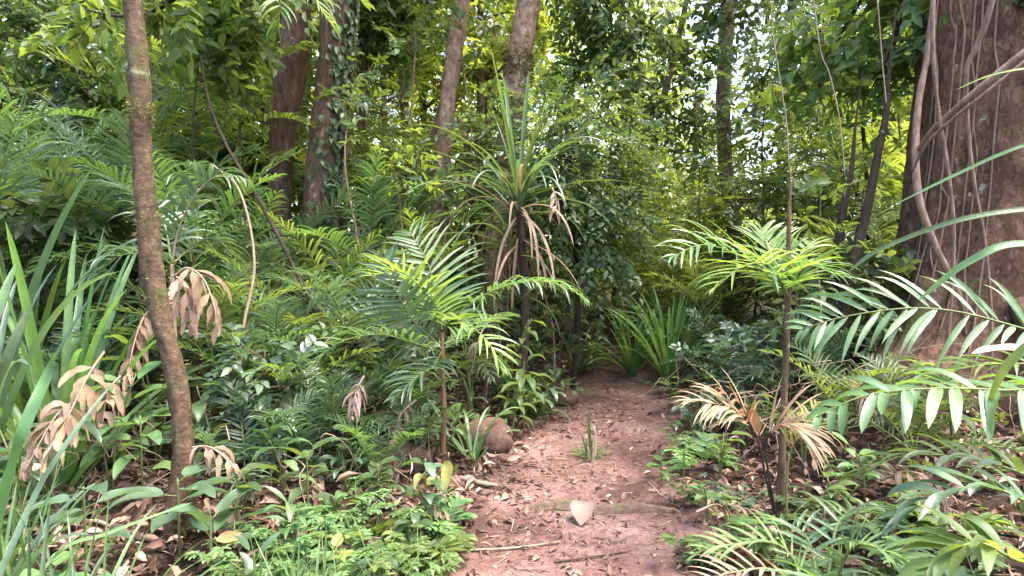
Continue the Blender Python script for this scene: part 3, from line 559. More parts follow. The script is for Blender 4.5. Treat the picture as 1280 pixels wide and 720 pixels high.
# near fronds from the plants at the picture's side
lance = dict(prof=prof_lance)
gR = gz(np.array([2.55, 2.7, 0]))
palmlet('broadleaf_palm', gR, 'palm with broad drooping leaflets reaching in before the giant root', [
  dict(p=[gR+[0, 0, .55], W(1330, 440, 2.8), W(1240, 400, 2.85), W(1150, 385, 2.9), W(1060, 395, 2.95), W(1000, 412, 3.0)], nl=19, LL=.34, WW=.030, mat=M['frond'], grav=1.0, start=.30, prof=prof_lance, vee=.1, ang=(62, 40), up=np.array([0, -.8, .6])),
  dict(p=[gR+[0, 0, .3], W(1340, 500, 2.35), W(1250, 488, 2.35), W(1160, 486, 2.38), W(1080, 495, 2.42), W(1018, 522, 2.45)], nl=16, LL=.27, WW=.046, mat=M['frond'], grav=1.5, start=.2, prof=prof_strap, vee=.0, ang=(74, 50), up=np.array([0, -.3, 1])),
  dict(p=[gR+[0, 0, .3], W(1300, 600, 2.5), W(1220, 575, 2.6), W(1130, 570, 2.75), W(1060, 600, 2.9)], nl=17, LL=.26, WW=.036, mat=M['dark'], grav=1.3, prof=prof_lance),
  dict(p=[gR+[0, 0, .2], W(1310, 640, 2.1), W(1240, 610, 2.1), W(1170, 620, 2.15), W(1110, 660, 2.2)], nl=17, LL=.25, WW=.04, mat=M['blue'], grav=1.3, prof=prof_lance),
  dict(p=[gR+[0, 0, .2], W(1290, 700, 1.9), W(1230, 680, 1.85), W(1190, 690, 1.85), W(1140, 740, 1.85)], nl=15, LL=.22, WW=.045, mat=M['mid'], grav=1.3, prof=prof_lance),
  dict(p=[gR+[0, 0, .4], W(1330, 470, 3.2), W(1250, 455, 3.3), W(1170, 470, 3.4), W(1110, 500, 3.5)], nl=17, LL=.28, WW=.03, mat=M['mid'], grav=1.3),
  ], stem=[gR-UP*.1, gR+UP*.55], smat='barkbrown')
gD = gz(W(978, 668, 3.05))
palmlet('withering_palm', gD, 'small palm with dry tan fronds spreading on dark midrib by thin stem', [
  dict(p=[gD+[0, 0, .0], W(958, 600, 3.0), W(945, 545, 2.95), W(915, 512, 2.9), W(862, 500, 2.8)], nl=15, LL=.33, WW=.017, mat=M['tanpale'], smat=M['barkdark'], grav=1.2, start=.58, ang=(48, 18), up=np.array([.1, -.5, 1]), vee=.05, tws=.5, jitter=.14),
  dict(p=[gD+[0, 0, .0], W(962, 600, 3.0), W(958, 550, 2.98), W(985, 530, 2.9), W(1025, 560, 2.8)], nl=13, LL=.33, WW=.019, mat=M['tanpale'], smat=M['barkdark'], grav=1.2, start=.58, ang=(45, 18), up=np.array([-.1, -.5, 1]), vee=.05, tws=.5, jitter=.14),
  dict(p=[W(945, 545, 2.95), W(935, 525, 2.93), W(925, 505, 2.92), W(900, 488, 2.9)], nl=7, LL=.14, WW=.018, mat=M['orange'], smat=M['barkdark'], grav=1.2, start=.3, ang=(55, 20), up=np.array([.1, -.6, .9]), tws=.5),
  dict(p=[gD+[.02, 0, .0], W(985, 580, 3.1), W(1000, 540, 3.1), W(1020, 505, 3.2)], nl=12, LL=.22, WW=.016, mat=M['yellow'], grav=1.4, start=.4),
  ])
gB = gz(W(1030, 716, 2.25))
palmlet('ground_palm', gB, 'low olive-green palm tuft spreading over litter at the bottom edge', [
  dict(p=[gB+[0, 0, .03], W(985, 690, 2.3), W(920, 680, 2.35), W(865, 692, 2.4)], nl=22, LL=.20, WW=.018, mat=M['herb'], grav=.8, start=.1),
  dict(p=[gB+[0, 0, .03], W(1010, 675, 2.5), W(960, 655, 2.75), W(905, 660, 2.9)], nl=20, LL=.20, WW=.018, mat=M['frond'], grav=.8),
  dict(p=[gB+[0, 0, .03], W(1060, 690, 2.2), W(1110, 690, 2.1), W(1160, 720, 2.0)], nl=20, LL=.2, WW=.02, mat=M['herb'], grav=.9),
  dict(p=[gB+[0, 0, .03], W(1030, 730, 2.0), W(1010, 745, 1.9), W(980, 790, 1.8)], nl=18, LL=.18, WW=.02, mat=M['herb'], grav=.9),
  dict(p=[gB+[0, 0, .03], W(980, 720, 2.15), W(920, 715, 2.1), W(870, 735, 2.05)], nl=18, LL=.18, WW=.016, mat=M['tan'], grav=.9),
  dict(p=[gB+[0, 0, .03], W(1045, 660, 2.5), W(1080, 640, 2.7), W(1120, 650, 2.8)], nl=18, LL=.2, WW=.018, mat=M['frond'], grav=.9),
  ])
# left side palms
cL = W(215, 330, 4.0); gb = gz(cL)
palmlet('drooping_palm', gb, 'greyish palm with one long drooping frond behind the leaning sapling', [
  dict(p=[cL, W(222, 290, 4.0), W(240, 250, 4.0), W(268, 222, 4.0), W(300, 225, 4.0)], nl=20, LL=.38, WW=.028, mat=M['blue'], smat=M['twigpale'], grav=2.4, start=.2),
  dict(p=[cL, W(200, 270, 4.2), W(150, 235, 4.4), W(100, 240, 4.6)], nl=22, LL=.36, WW=.026, mat=M['blue'], grav=1.8),
  dict(p=[cL, W(240, 310, 4.2), W(270, 300, 4.3), W(300, 330, 4.4)], nl=20, LL=.34, WW=.026, mat=M['dark'], grav=1.6),
  dict(p=[cL, W(190, 320, 3.9), W(150, 320, 3.8), W(115, 350, 3.7)], nl=20, LL=.30, WW=.026, mat=M['blue'], grav=1.6),
  ], stem=[gb-UP*.1, cL], smat='twigpale')
def palm_protos(seed, nf, FL, LL, WW, nl, h=0.0, el=(.5, 1.25), droop=(1.0, 1.8)):
    global rng
    keep = rng; rng = np.random.default_rng(seed); ms = []
    for q in range(3):
        mb = MB(); R_ = arc([0, 0, 0], 0, rng.uniform(*el), FL*rng.uniform(.85, 1.1), rng.uniform(*droop), 9, rng.normal(0, .2))
        frond_mesh(mb, R_, nl, LL, WW, grav=1.3, start=.2, seg=5); m_ = mb.mesh('frond'); m_.materials.append(M['frond']); m_.materials.append(M['stem']); ms.append(m_)
    rng = keep; return ms, nf, h
PALM = {'s': palm_protos(21, 7, .95, .26, .022, 22), 'm': palm_protos(22, 8, 1.5, .36, .028, 26), 'l': palm_protos(23, 9, 2.3, .50, .036, 32, 0)}
stemmesh = MB(); tube(stemmesh, [[0, 0, -.3], [.02, 0, .5], [0, .02, 1]], [.05, .04, .035], 10, n=24, bark=.1, freq=8); stemmesh = stemmesh.mesh('stem'); stemmesh.materials.append(M['barkbrown'])
def place_palm(key, px, d, s, tint, h, label, group='understorey palms of the thicket', z=None):
    ms, nf, _ = PALM[key]; g = G(px, d); e = empty('understorey_palm', g, label, 'palm', group, random.random()*6.28, s)
    st = bpy.data.objects.new('stem', stemmesh); COL.objects.link(st); st.parent = e; st.scale = (.6, .6, max(h/s, .12))
    for q in range(nf):
        o = bpy.data.objects.new('frond', ms[q % 3]); COL.objects.link(o); o.parent = e; o.location = (0, 0, max(h/s, .12)-.03)
        o.rotation_euler = (random.uniform(-.1, .1), random.uniform(-.25, .25), q*2*PI/nf+random.uniform(-.25, .25)); setmat(o, [M[tint]])
    return e
for key, px, d, s, tint, h in [
    ('m', 270, 5.0, .9, 'dark', .5), ('m', 325, 5.2, .85, 'frond', .35), ('m', 385, 5.4, .85, 'mid', .45), ('s', 360, 4.3, .9, 'mid', .35), ('s', 430, 5.0, 1.0, 'blue', .7), ('l', 250, 7.6, .9, 'mid', 2.3), ('l', 300, 9, .9, 'dark', 2.9),
    ('m', 460, 6.4, .9, 'frond', 1.2), ('m', 500, 7.0, .9, 'blue', 1.5), ('s', 300, 3.7, .8, 'blue', .12), ('s', 430, 4.2, .75, 'blue', .25), ('s', 500, 4.6, .9, 'frond', .15), ('m', 120, 5.6, 1.0, 'blue', 1.2),
    ('l', 150, 8.5, .9, 'mid', 2.6), ('m', 30, 6.0, 1.0, 'dark', .8), ('m', 1040, 7.2, .9, 'blue', 1.4), ('m', 1095, 7.6, 1.0, 'frond', 1.2), ('l', 1010, 9.5, .8, 'dark', 2.7),
    ('m', 1110, 6.2, .8, 'bright', .9), ('l', 1100, 9.5, .9, 'mid', 2.2), ('m', 910, 6.3, .55, 'blue', .15), ('s', 1060, 5.6, .9, 'mid', .5), ('l', 700, 10.5, .8, 'dark', 3.4), ('m', 1240, 6.4, .9, 'mid', .7), ('s', 1150, 3.6, .8, 'dark', .1), ('m', 560, 8.2, .8, 'frond', 1.6),
    ('s', 1060, 4.1, .8, 'mid', .05), ('l', 970, 11.5, .8, 'dark', 3.6), ('s', 470, 3.8, .6, 'frond', .05),
    ('m', 340, 6.2, .9, 'blue', 1.0), ('l', 110, 6.4, .75, 'blue', 1.9), ('l', 40, 5.6, .7, 'frond', 1.5), ('m', 175, 5.4, .9, 'blue', 1.5), ('m', 240, 5.2, .9, 'frond', 1.3), ('l', 200, 7.4, .8, 'frond', 2.6), ('m', -10, 5.0, .9, 'blue', 1.3), ('m', 290, 6.0, .9, 'frond', .9), ('s', 350, 4.8, 1.0, 'blue', .5), ('s', 395, 4.7, 1.0, 'dark', .4), ('s', 320, 4.4, .9, 'frond', .3), ('m', 430, 5.8, .8, 'mid', .8), ('s', 265, 4.6, 1.0, 'mid', .6), ('s', 375, 3.9, .8, 'blue', .1),
    ('m', 210, 6.5, .9, 'mid', 1.6), ('s', 100, 4.4, .9, 'blue', .4), ('m', 530, 6.4, .8, 'mid', .9), ('s', 585, 5.6, .9, 'dark', .5), ('l', 400, 8.4, .7, 'bright', 1.9), ('m', 1000, 6.4, .8, 'dark', .7), ('m', 1120, 7.0, .9, 'bright', 1.7), ('s', 880, 7.2, .9, 'bright', .8), ('l', 1060, 8.6, .7, 'bright', 2.2), ('s', 1030, 4.8, .8, 'blue', .15)]:
    sz = {'s': 'little', 'm': 'mid-sized', 'l': 'tall'}[key]
    place_palm(key, px, d, s, tint, h, lab(f'{sz} {TINTW[tint]} palm', px, d))
# ------------------------------------------------------------------ strap-leaved plants
def strap_plant(name, base, label, blades_, mat='strap', stem=None, group=None, smat='barkbrown', cat='plant', dead=None):
    e = empty(name, base, label, cat, group)
    if stem is not None: mb = MB(); tube(mb, np.array(stem)-np.array(base), [.045, .035], 10, n=30, bark=.2, freq=9); link('stem', mb.mesh('stem'), M[smat], e)
    n = 0
    for (cnt, c, L, Wd, el, grav, mt) in blades_:
        c = np.array(c)-np.array(base)
        for q in range(cnt):
            az = rng.random()*6.28; ee = rng.uniform(*el); D = [math.cos(ee)*math.cos(az), math.cos(ee)*math.sin(az), math.sin(ee)]
            mb = MB(); blades(mb, [c+np.array([math.cos(az), math.sin(az), 0])*.02+UP*rng.uniform(-.05, .05)], [D], [nrm(UP+np.array([-D[0], -D[1], 0]))], L*rng.uniform(.7, 1.1), Wd*rng.uniform(.75, 1.1), rng.uniform(*grav), 14, prof_strap, .3, twist=rng.normal(0, .35))
            link('leaf', mb.mesh('leaf'), M[mt], e)
    return e
cP = W(648, 245, 5.5); gb = gz(cP)
strap_plant('screw_pine', gb, 'tall screw pine with long sword leaves and dead leaves hanging from its stem', [
  (5, cP, 1.2, .045, (1.25, 1.52), (.1, .5), 'frond'), (22, cP, 1.15, .03, (.3, 1.35), (.3, 1.5), 'dark'), (16, cP-UP*.15, 1.05, .03, (.1, 1.2), (.8, 2.6), 'blue'), (12, cP-UP*.5, .9, .03, (-.2, 1.1), (.8, 2.8), 'dark'), (10, cP-UP*.9, .8, .028, (-.2, 1.0), (.8, 2.8), 'blue'), (13, cP-UP*.15, .95, .03, (-.7, .9), (1.2, 4), 'tan'), (14, cP-UP*.4, .8, .03, (-1.3, .2), (1.0, 4), 'brown'), (7, cP, 1.1, .026, (.4, 1.1), (1.6, 2.8), 'blue')],
  stem=[gb-UP*.1, (gb+cP)/2+[.06, 0, 0], cP], smat='barkdark')
for nm, pos, lbl, bl in [
  ('strap_leaved_plant', G(66, 3.7), 'bright green strap-leaved clump standing tall beside dead leaves', [(24, G(66, 3.7), 1.75, .052, (1.0, 1.5), (.5, 1.5), 'lush'), (16, G(66, 3.7), 1.4, .05, (.7, 1.3), (.8, 2.2), 'herb')]),
  ('strap_leaved_plant', G(-45, 2.3), 'dark broad-bladed clump filling the near corner by the dead leaves', [(12, G(-45, 2.3), .8, .045, (1.0, 1.5), (.3, 1.2), 'lush'), (9, G(-45, 2.3), .8, .035, (.7, 1.3), (1, 2), 'blue')]),
  ('strap_leaved_plant', G(-40, 3.4), 'pale blue-green strap-leaved clump outside the bright one', [(16, G(-40, 3.4), 2.0, .045, (.9, 1.4), (.6, 1.6), 'blue')]),
  ('strap_leaved_plant', G(20, 4.6), 'strap-leaved clump in shade behind the bright green one', [(24, G(20, 4.6), 1.6, .06, (.7, 1.5), (.6, 1.6), 'mid')]),
  ('strap_leaved_plant', G(838, 7.0), 'yellow-green sword-leaved clump at the far end of the path', [(36, G(838, 7.0), 1.25, .046, (.9, 1.5), (.4, 1.3), 'lush')]),
  ('strap_leaved_plant', G(792, 7.25), 'green sword-leaved clump where the path bends away', [(30, G(792, 7.25), .95, .04, (.7, 1.45), (.6, 1.5), 'strap')]),
  ('strap_leaved_plant', G(850, 7.9), 'taller arching sword-leaved clump behind the one at path end', [(24, G(850, 7.9), 1.25, .045, (.7, 1.4), (.8, 1.6), 'strap')]),
  ('strap_leaved_plant', G(725, 7.3), 'short dim sword-leaved clump beyond the far round stone', [(22, G(725, 7.3), .75, .03, (.6, 1.4), (.8, 1.8), 'dark')]),
  ('strap_leaved_plant', G(935, 4.9), 'pale strap-leaved clump low beside the thin-stemmed palm', [(10, G(945, 4.7), .55, .045, (.6, 1.3), (.8, 1.8), 'blue')]),
  ('strap_leaved_plant', G(590, 4.35), 'small strap-leaved tuft spilling over the near round stone', [(16, G(590, 4.35), .5, .028, (.6, 1.35), (1.2, 2.4), 'frond')])]:
    strap_plant(nm, pos, lbl, bl, group='strap-leaved clumps by the path and thicket')
# single long blades crossing from the side
def blade_thing(name, pts, wd, mat, label, cat='leaf', group=None, prof=prof_strap, fold=.25):
    P = catmull([np.array(p) for p in pts], 60); base = P[0].copy(); T, _, _ = frames(P); mb = MB(); vs = []
    for i_, (p, t) in enumerate(zip(P, T)):
        s_ = nrm(np.cross(t, UP*.75+np.array([0, -1, 0])*.7)); nn = np.cross(s_, t); w = wd/2*max(float(prof(np.array(i_/59))), .03)
        vs += [p-s_*w+nn*w*fold, p-nn*w*fold, p+s_*w+nn*w*fold]
    Q = [[3*i_+c, 3*i_+c+1, 3*i_+c+4, 3*i_+c+3] for i_ in range(59) for c in range(2)]
    mb.add(np.array(vs)-base, Q); return mb, base
gR2 = gz(np.array([2.5, 1.9, 0])); e = empty('sword_leaf_plant', gR2, 'tall plant with long arching sword leaves crossing before the giant trunk', 'plant')
for pts, wd, mt in [([gR2+[0, 0, .02], W(1420, 330, 2.4), W(1280, 305, 2.45), W(1210, 328, 2.5), W(1148, 375, 2.6)], .04, 'strap'), ([gR2+[0, 0, .02], W(1400, 255, 2.6), W(1280, 262, 2.7), W(1190, 278, 2.8), W(1100, 312, 2.95), W(1060, 340, 3.0)], .036, 'dark'),
        ([gR2+[0, 0, .02], W(1400, 150, 2.5), W(1280, 182, 2.6), W(1200, 216, 2.7), W(1120, 255, 2.8)], .022, 'strap'), ([gR2+[0, 0, .02], W(1400, 80, 2.5), W(1300, 84, 2.6), W(1240, 94, 2.7), W(1195, 112, 2.8)], .02, 'frondy'), ([gR2+[0, 0, .02], W(1420, 400, 2.2), W(1330, 410, 2.2), W(1260, 455, 2.25), W(1230, 520, 2.3)], .04, 'mid')]:
    mb, b = blade_thing('leaf', pts, wd, mt, None); o = link('leaf', mb.mesh('leaf'), M[mt], e); o.location = tuple(b-np.array(e.location))
gLf = gz(np.array([-1.75, 1.75, 0])); e = empty('sword_leaf_plant', gLf, 'near blurred plant with long grey-green blades slanting over dry litter', 'plant')
for pts, wd, mt in [([gLf, W(30, 650, 2.2), W(80, 560, 2.3), W(140, 480, 2.5)], .028, 'blue'), ([gLf, W(60, 705, 2.1), W(140, 665, 2.2), W(240, 628, 2.35)], .016, 'herb'), ([gLf, W(-20, 560, 2.0), W(10, 450, 2.0), W(40, 380, 2.1)], .05, 'dark'), ([gLf, W(0, 640, 1.9), W(30, 540, 1.9), W(60, 470, 2.0), W(70, 440, 2.0)], .05, 'strap'), ([gLf, W(-30, 500, 1.9), W(-5, 400, 1.9), W(20, 330, 2.0)], .045, 'strap')]:
    mb, b = blade_thing('leaf', pts, wd, mt, None); o = link('leaf', mb.mesh('leaf'), M[mt], e); o.location = tuple(b-np.array(e.location))
# grass tufts
def tuft(name, base, label, cnt, L, Wd, el, grav, mat, group=None, cat='grass', spread=.05):
    mb = MB(); az = rng.random(cnt)*6.28; ee = rng.uniform(*el, cnt); D = np.stack([np.cos(ee)*np.cos(az), np.cos(ee)*np.sin(az), np.sin(ee)], 1)
    P_ = np.stack([rng.normal(0, spread, cnt), rng.normal(0, spread, cnt), np.zeros(cnt)-.01], 1)
    blades(mb, P_, D, nrm(UP-D*.5), L*rng.uniform(.5, 1.15, cnt), Wd*rng.uniform(.6, 1.1, cnt), rng.uniform(*grav, cnt), 9, prof_strap, .3, twist=rng.normal(0, .4, cnt))
    return tag(link(name, mb.mesh(name), M[mat], None, base), label, cat, group)
tuft('grass_tuft', G(662, 5.6), 'fine drooping grassy tuft between two round stones', 70, .42, .012, (.4, 1.4), (1.0, 2.2), 'mid')
tuft('grass_tuft', G(345, 2.35), 'upright grass tuft in the soft ferns nearest the bottom edge', 24, .42, .013, (1.0, 1.5), (.2, .9), 'strap')
tuft('grass_tuft', G(385, 2.2), 'pale-bladed grass tuft at the bottom edge among ferns', 20, .46, .012, (1.1, 1.5), (.2, .8), 'herb')
tuft('grass_tuft', G(300, 2.15), 'leaning grass tuft at the bottom edge, on the sapling side of ferns', 18, .4, .014, (.8, 1.4), (.4, 1.0), 'blue')
tuft('grass_tuft', G(440, 2.3), 'thin grass tuft at the bottom edge, on the path side of ferns', 14, .36, .01, (.6, 1.3), (.6, 1.4), 'herb')
for q, (px, d) in enumerate([(0, 2.4), (35, 2.0), (75, 1.95), (-20, 2.6)]):
    tuft('grass_tuft', G(px, d), ['tall grass tuft in the near corner', 'grass tuft between corner and fallen brown branch', 'grass tuft on litter by the fallen brown branch', 'arching grass tuft outermost in the corner'][q], 22, .6, .018, (.9, 1.5), (.3, 1.2), ['strap', 'blue', 'herb', 'dark'][q])
# sprouting stump on the path
gs = gz(W(738, 574, 4.42)); e = empty('sprouting_stump', gs, 'small split stump with grassy shoots standing on the path', 'stump')
mb = MB()
for a, h, r in ((0, .20, .022), (2.2, .14, .02), (4.1, .09, .018), (5.2, .17, .012)):
    o_ = np.array([math.cos(a), math.sin(a), 0])*.025; tube(mb, [o_-UP*.05, o_*1.2+UP*h*.6, o_*1.6+UP*h], [r, r*.8, r*.25], 7, n=10, bark=.25, freq=14)
link('wood', mb.mesh('wood'), M['twigpale'], e)
mb = MB(); n = 60; az = rng.random(n)*6.28; ee = rng.uniform(.3, 1.5, n); D = np.stack([np.cos(ee)*np.cos(az), np.cos(ee)*np.sin(az), np.sin(ee)], 1)
blades(mb, D*[.05, .05, 0]+rng.normal(0, .02, (n, 3))*[1, 1, 0], D, UP+D*.01, rng.uniform(.05, .17, n), .008, 1.0, 6, prof_strap, .3); link('shoots', mb.mesh('shoots'), M['herb'], e)
mb = MB(); blades(mb, [[0, 0, 0], [.02, .01, 0], [-.02, 0, 0]], [[-.05, 0, 1], [.12, 0, 1], [-.25, .1, 1]], [0, -1, 0], [.36, .26, .2], [.024, .018, .016], .1, 8, prof_strap, .3); link('leaf_blade', mb.mesh('leaf_blade'), M['strap'], e)
# ------------------------------------------------------------------ broad-leaved plants
def broad_plant(name, base, label, cnt, L, Wd, h, mat, grav=(.8, 2.0), el=(.0, 1.0), prof=prof_broad, group=None, stems=1, cat='plant', pet=.12, lean=(0, 0), mats=None, seg=10):
    e = empty(name, base, label, cat, group); sb = MB(); tops = []
    for s_ in range(stems):
        a = rng.random()*6.28; tip = np.array([math.cos(a)*.12*(stems > 1)*h*2+lean[0], math.sin(a)*.12*(stems > 1)*h*2+lean[1], h*rng.uniform(.75, 1.0)]); pts = catmull([[0, 0, -.04], tip*[.3, .3, .55], tip], 12); tube(sb, pts, [.008, .004], 6); tops.append(pts)
    link('stem', sb.mesh('stem'), M['stem'], e)
    for q in range(cnt):
        pts = tops[q % stems]; t = .3+.7*((q+.5)/cnt); p0 = np.array([np.interp(t*11, np.arange(12), pts[:, i_]) for i_ in range(3)])
        az = q*2.4+rng.normal(0, .2); ee = rng.uniform(*el); D = np.array([math.cos(ee)*math.cos(az), math.cos(ee)*math.sin(az), math.sin(ee)])
        mb = MB(); p1 = p0+D*pet*L*2
        tube(mb, [p0, p1], .002, 4, m=1, cap=False)
        blades(mb, [p1-D*.004], [D], [nrm(UP-D*.3)], L*rng.uniform(.75, 1.1), Wd*rng.uniform(.85, 1.1), rng.uniform(*grav), seg, prof, .22, wave=.05, twist=rng.normal(0, .15))
        mt = mats[q % len(mats)] if mats else mat
        link('leaf', mb.mesh('leaf'), [M[mt], M['stem']], e)
    return e
for px, d, lbl, cnt, L, Wd, h, mat, kw in [
  (655, 5.2, 'plant with long drooping lance leaves below the arching palm frond', 18, .24, .07, .62, 'mid', dict(el=(-.2, .7), grav=(1.5, 2.8), prof=prof_lance)),
  (685, 5.4, 'smaller lance-leaved plant by the far round stone', 12, .20, .06, .45, 'blue', dict(el=(-.2, .7), grav=(1.5, 2.8), prof=prof_lance)),
  (215, 2.9, 'dark plant with big ragged oval leaves in front of leaning sapling', 7, .26, .11, .42, 'blue', dict(el=(0, .5), grav=(.4, 1.2))),
  (255, 2.75, 'pale plant with two raised oval leaves beside the sapling foot', 5, .22, .08, .34, 'blue', dict(el=(.2, .9), grav=(.4, 1.2))),
  (95, 2.7, 'broad-leaved seedling poking from dry litter under dead leaves', 6, .24, .10, .45, 'blue', dict(el=(0, .6), grav=(.6, 1.4))),
  (50, 2.35, 'low rounded-leaved plant in the bottom corner on litter', 8, .16, .09, .22, 'herb', dict(el=(0, .6), grav=(.6, 1.4))),
  (110, 2.3, 'seedling with pale round leaves over the fallen branch', 7, .15, .08, .2, 'herb', dict(el=(0, .6), grav=(.6, 1.4))),
  (170, 3.5, 'spreading pale-leaved plant behind the leaning sapling foot', 9, .26, .10, .55, 'herb', dict(el=(0, .5), grav=(.8, 1.6))),
  (290, 3.0, 'dark glossy plant over brown litter beside soft ferns', 9, .22, .08, .45, 'dark', dict(el=(0, .6), grav=(.6, 1.6))),
  (380, 3.3, 'glossy oval-leaved plant behind the soft ferns', 9, .17, .07, .42, 'dark', dict(el=(0, .7), grav=(.6, 1.6))),
  (470, 3.5, 'dark round-leaved seedling against the half-hidden stone', 9, .15, .08, .35, 'dark', dict(el=(0, .6), grav=(.8, 1.8))),
  (530, 3.25, 'greyish drooping-leaved seedling at the path rim with mottled leaf', 11, .13, .065, .42, 'blue', dict(el=(-.3, .5), grav=(1.2, 2.4), mats=['blue', 'dark', 'blue', 'yellow'])),
  (515, 3.0, 'scruffy small-leaved plant at the path rim nearest the ferns', 12, .11, .05, .30, 'dark', dict(el=(-.3, .6), grav=(1, 2.2))),
  (858, 4.0, 'tiny upright seedling with few bright leaves on path edge', 6, .09, .035, .26, 'frondy', dict(el=(.1, .8), grav=(.2, .8))),
  (830, 3.95, 'low seedling with bright leaves lying at the path rim', 7, .13, .05, .14, 'strap', dict(el=(0, .6), grav=(.5, 1.2))),
  (905, 3.9, 'bushy seedling between path rim and the tan dry frond', 14, .13, .05, .34, 'mid', dict(el=(0, .8), grav=(.6, 1.6), stems=3)),
  (890, 3.3, 'small-leaved seedling under the tan dry frond', 12, .10, .04, .25, 'herb', dict(el=(0, .8), grav=(.6, 1.6), stems=2)),
  (1180, 2.2, 'grey-leaved near plant low before the broad palm', 12, .15, .065, .30, 'blue', dict(el=(0, .7), grav=(.6, 1.6), stems=3)),
  (1235, 1.95, 'dark near plant at the bottom corner with glinting leaves', 14, .17, .075, .30, 'dark', dict(el=(0, .8), grav=(.6, 1.6), stems=3)),
  (1130, 2.6, 'small green plant in litter before the broad palm', 12, .12, .05, .26, 'herb', dict(el=(0, .8), grav=(.6, 1.6), stems=3)),
  (1060, 3.1, 'oval-leaved seedling between thin palm stem and broad palm', 12, .12, .05, .30, 'mid', dict(el=(0, .8), grav=(.6, 1.6), stems=3)),
  (1010, 3.9, 'yellowish seedling in front of the dark hollow', 12, .15, .045, .38, 'frondy', dict(el=(0, .9), grav=(.8, 1.8), stems=2, prof=prof_lance)),
  (915, 5.0, 'pale-leaved plant low under the yellow-green fronds', 14, .15, .055, .40, 'herb', dict(el=(0, .8), grav=(.8, 1.6), stems=3)),
  (960, 4.4, 'lush low plant beside the thin palm stem', 14, .15, .05, .36, 'mid', dict(el=(0, .8), grav=(.8, 1.6), stems=3)),
  (845, 5.6, 'dark small-leaved plant where greenery meets path', 14, .12, .05, .34, 'mid', dict(el=(0, .8), grav=(.8, 1.6), stems=3)),
  (870, 4.8, 'leafy seedling overhanging the path rim', 14, .12, .05, .34, 'blue', dict(el=(0, .8), grav=(.8, 1.6), stems=3)),
  (640, 5.0, 'drooping-leaved plant crowding the foot of the screw pine', 16, .20, .06, .50, 'mid', dict(el=(-.2, .8), grav=(1.2, 2.6), prof=prof_lance, stems=3)),
  (130, 3.6, 'leafy tangle plant with large pale leaves between strap clump and sapling', 14, .26, .09, .80, 'herb', dict(el=(-.1, .8), grav=(.8, 2), stems=3)),
  (20, 3.1, 'tall dull-leaved plant before the bright strap clump', 14, .24, .085, .70, 'blue', dict(el=(-.1, .8), grav=(.8, 2), stems=3)),
  (190, 4.1, 'tall shade plant with drooping leaves just behind the leaning sapling', 16, .25, .08, .95, 'mid', dict(el=(-.2, .8), grav=(.8, 2.2), stems=3)),
  (265, 3.7, 'shade plant with dark drooping leaves past the leaning sapling', 14, .22, .08, .70, 'dark', dict(el=(-.2, .8), grav=(.8, 2.2), stems=3)),
  (310, 2.5, 'pale seedling with three upright leaves among front ferns', 5, .14, .05, .30, 'blue', dict(el=(.3, 1.0), grav=(.4, 1.2))),
  (415, 2.6, 'yellow-leaved seedling standing among the ferns', 7, .09, .05, .27, 'yellow', dict(el=(.0, .8), grav=(.4, 1.2), mats=['yellow', 'herb', 'frondy'])),
  (470, 2.55, 'dark oval-leaved seedling among the ferns by the path', 8, .12, .05, .25, 'dark', dict(el=(.0, .8), grav=(.6, 1.6))),
  (360, 2.9, 'narrow-leaved seedling at the back of the ferns', 11, .16, .03, .33, 'frond', dict(el=(.0, .9), grav=(.6, 1.6), prof=prof_lance)),
  (1140, 4.0, 'dark plant crowding the foot of the giant tree', 14, .2, .07, .5, 'dark', dict(el=(0, .9), grav=(.8, 2), stems=3)),
  (1200, 3.7, 'long-leaved plant against the giant tree bark', 14, .22, .05, .6, 'mid', dict(el=(0, .9), grav=(.8, 2), stems=3, prof=prof_lance)),
  (745, 7.3, 'bright small-leaved plant screening the end of the path', 18, .14, .05, .5, 'frondy', dict(el=(0, .9), grav=(.8, 2), stems=4)),
  (780, 7.7, 'lush leafy plant behind the sword-leaved clump at path end', 18, .16, .05, .7, 'lush', dict(el=(0, .9), grav=(.8, 2), stems=4)),
  (560, 4.4, 'pale strap-like seedling at the foot of the young feather palm', 12, .24, .04, .40, 'herb', dict(el=(.1, 1.0), grav=(1.2, 2.4), prof=prof_lance, stems=3)),
  (525, 4.2, 'dim leafy plant crowding the young feather palm', 14, .17, .06, .42, 'blue', dict(el=(0, .9), grav=(1, 2.2), stems=3)),
  (590, 5.2, 'tall dim plant between feather palm and screw pine', 16, .18, .06, .75, 'dark', dict(el=(-.1, .9), grav=(1, 2.2), stems=4)),
  (630, 5.3, 'small oval-leaved climber clothing the screw pine stem', 22, .13, .06, 1.15, 'mid', dict(el=(-.4, .6), grav=(1, 2.2), stems=3)),
  (350, 3.6, 'shade plant with long pale leaves behind ferns', 14, .2, .05, .42, 'herb', dict(el=(.1, .9), grav=(1, 2.2), stems=3, prof=prof_lance)),
  (430, 3.7, 'shade plant with dull oval leaves behind ferns', 14, .16, .06, .36, 'blue', dict(el=(.1, .9), grav=(1, 2.2), stems=3)),
  (1090, 3.4, 'seedling with arching pale leaves by the mossy root', 10, .16, .05, .35, 'herb', dict(el=(.1, .9), grav=(.8, 2.0), stems=2)),
  (620, 4.8, 'single-stemmed seedling with one flat leaf over the near stone', 4, .18, .085, .30, 'strap', dict(el=(0, .3), grav=(.3, .8)))]:
    broad_plant('broad_leaved_plant', G(px, d), lbl, cnt, L, Wd, h, mat, **kw)
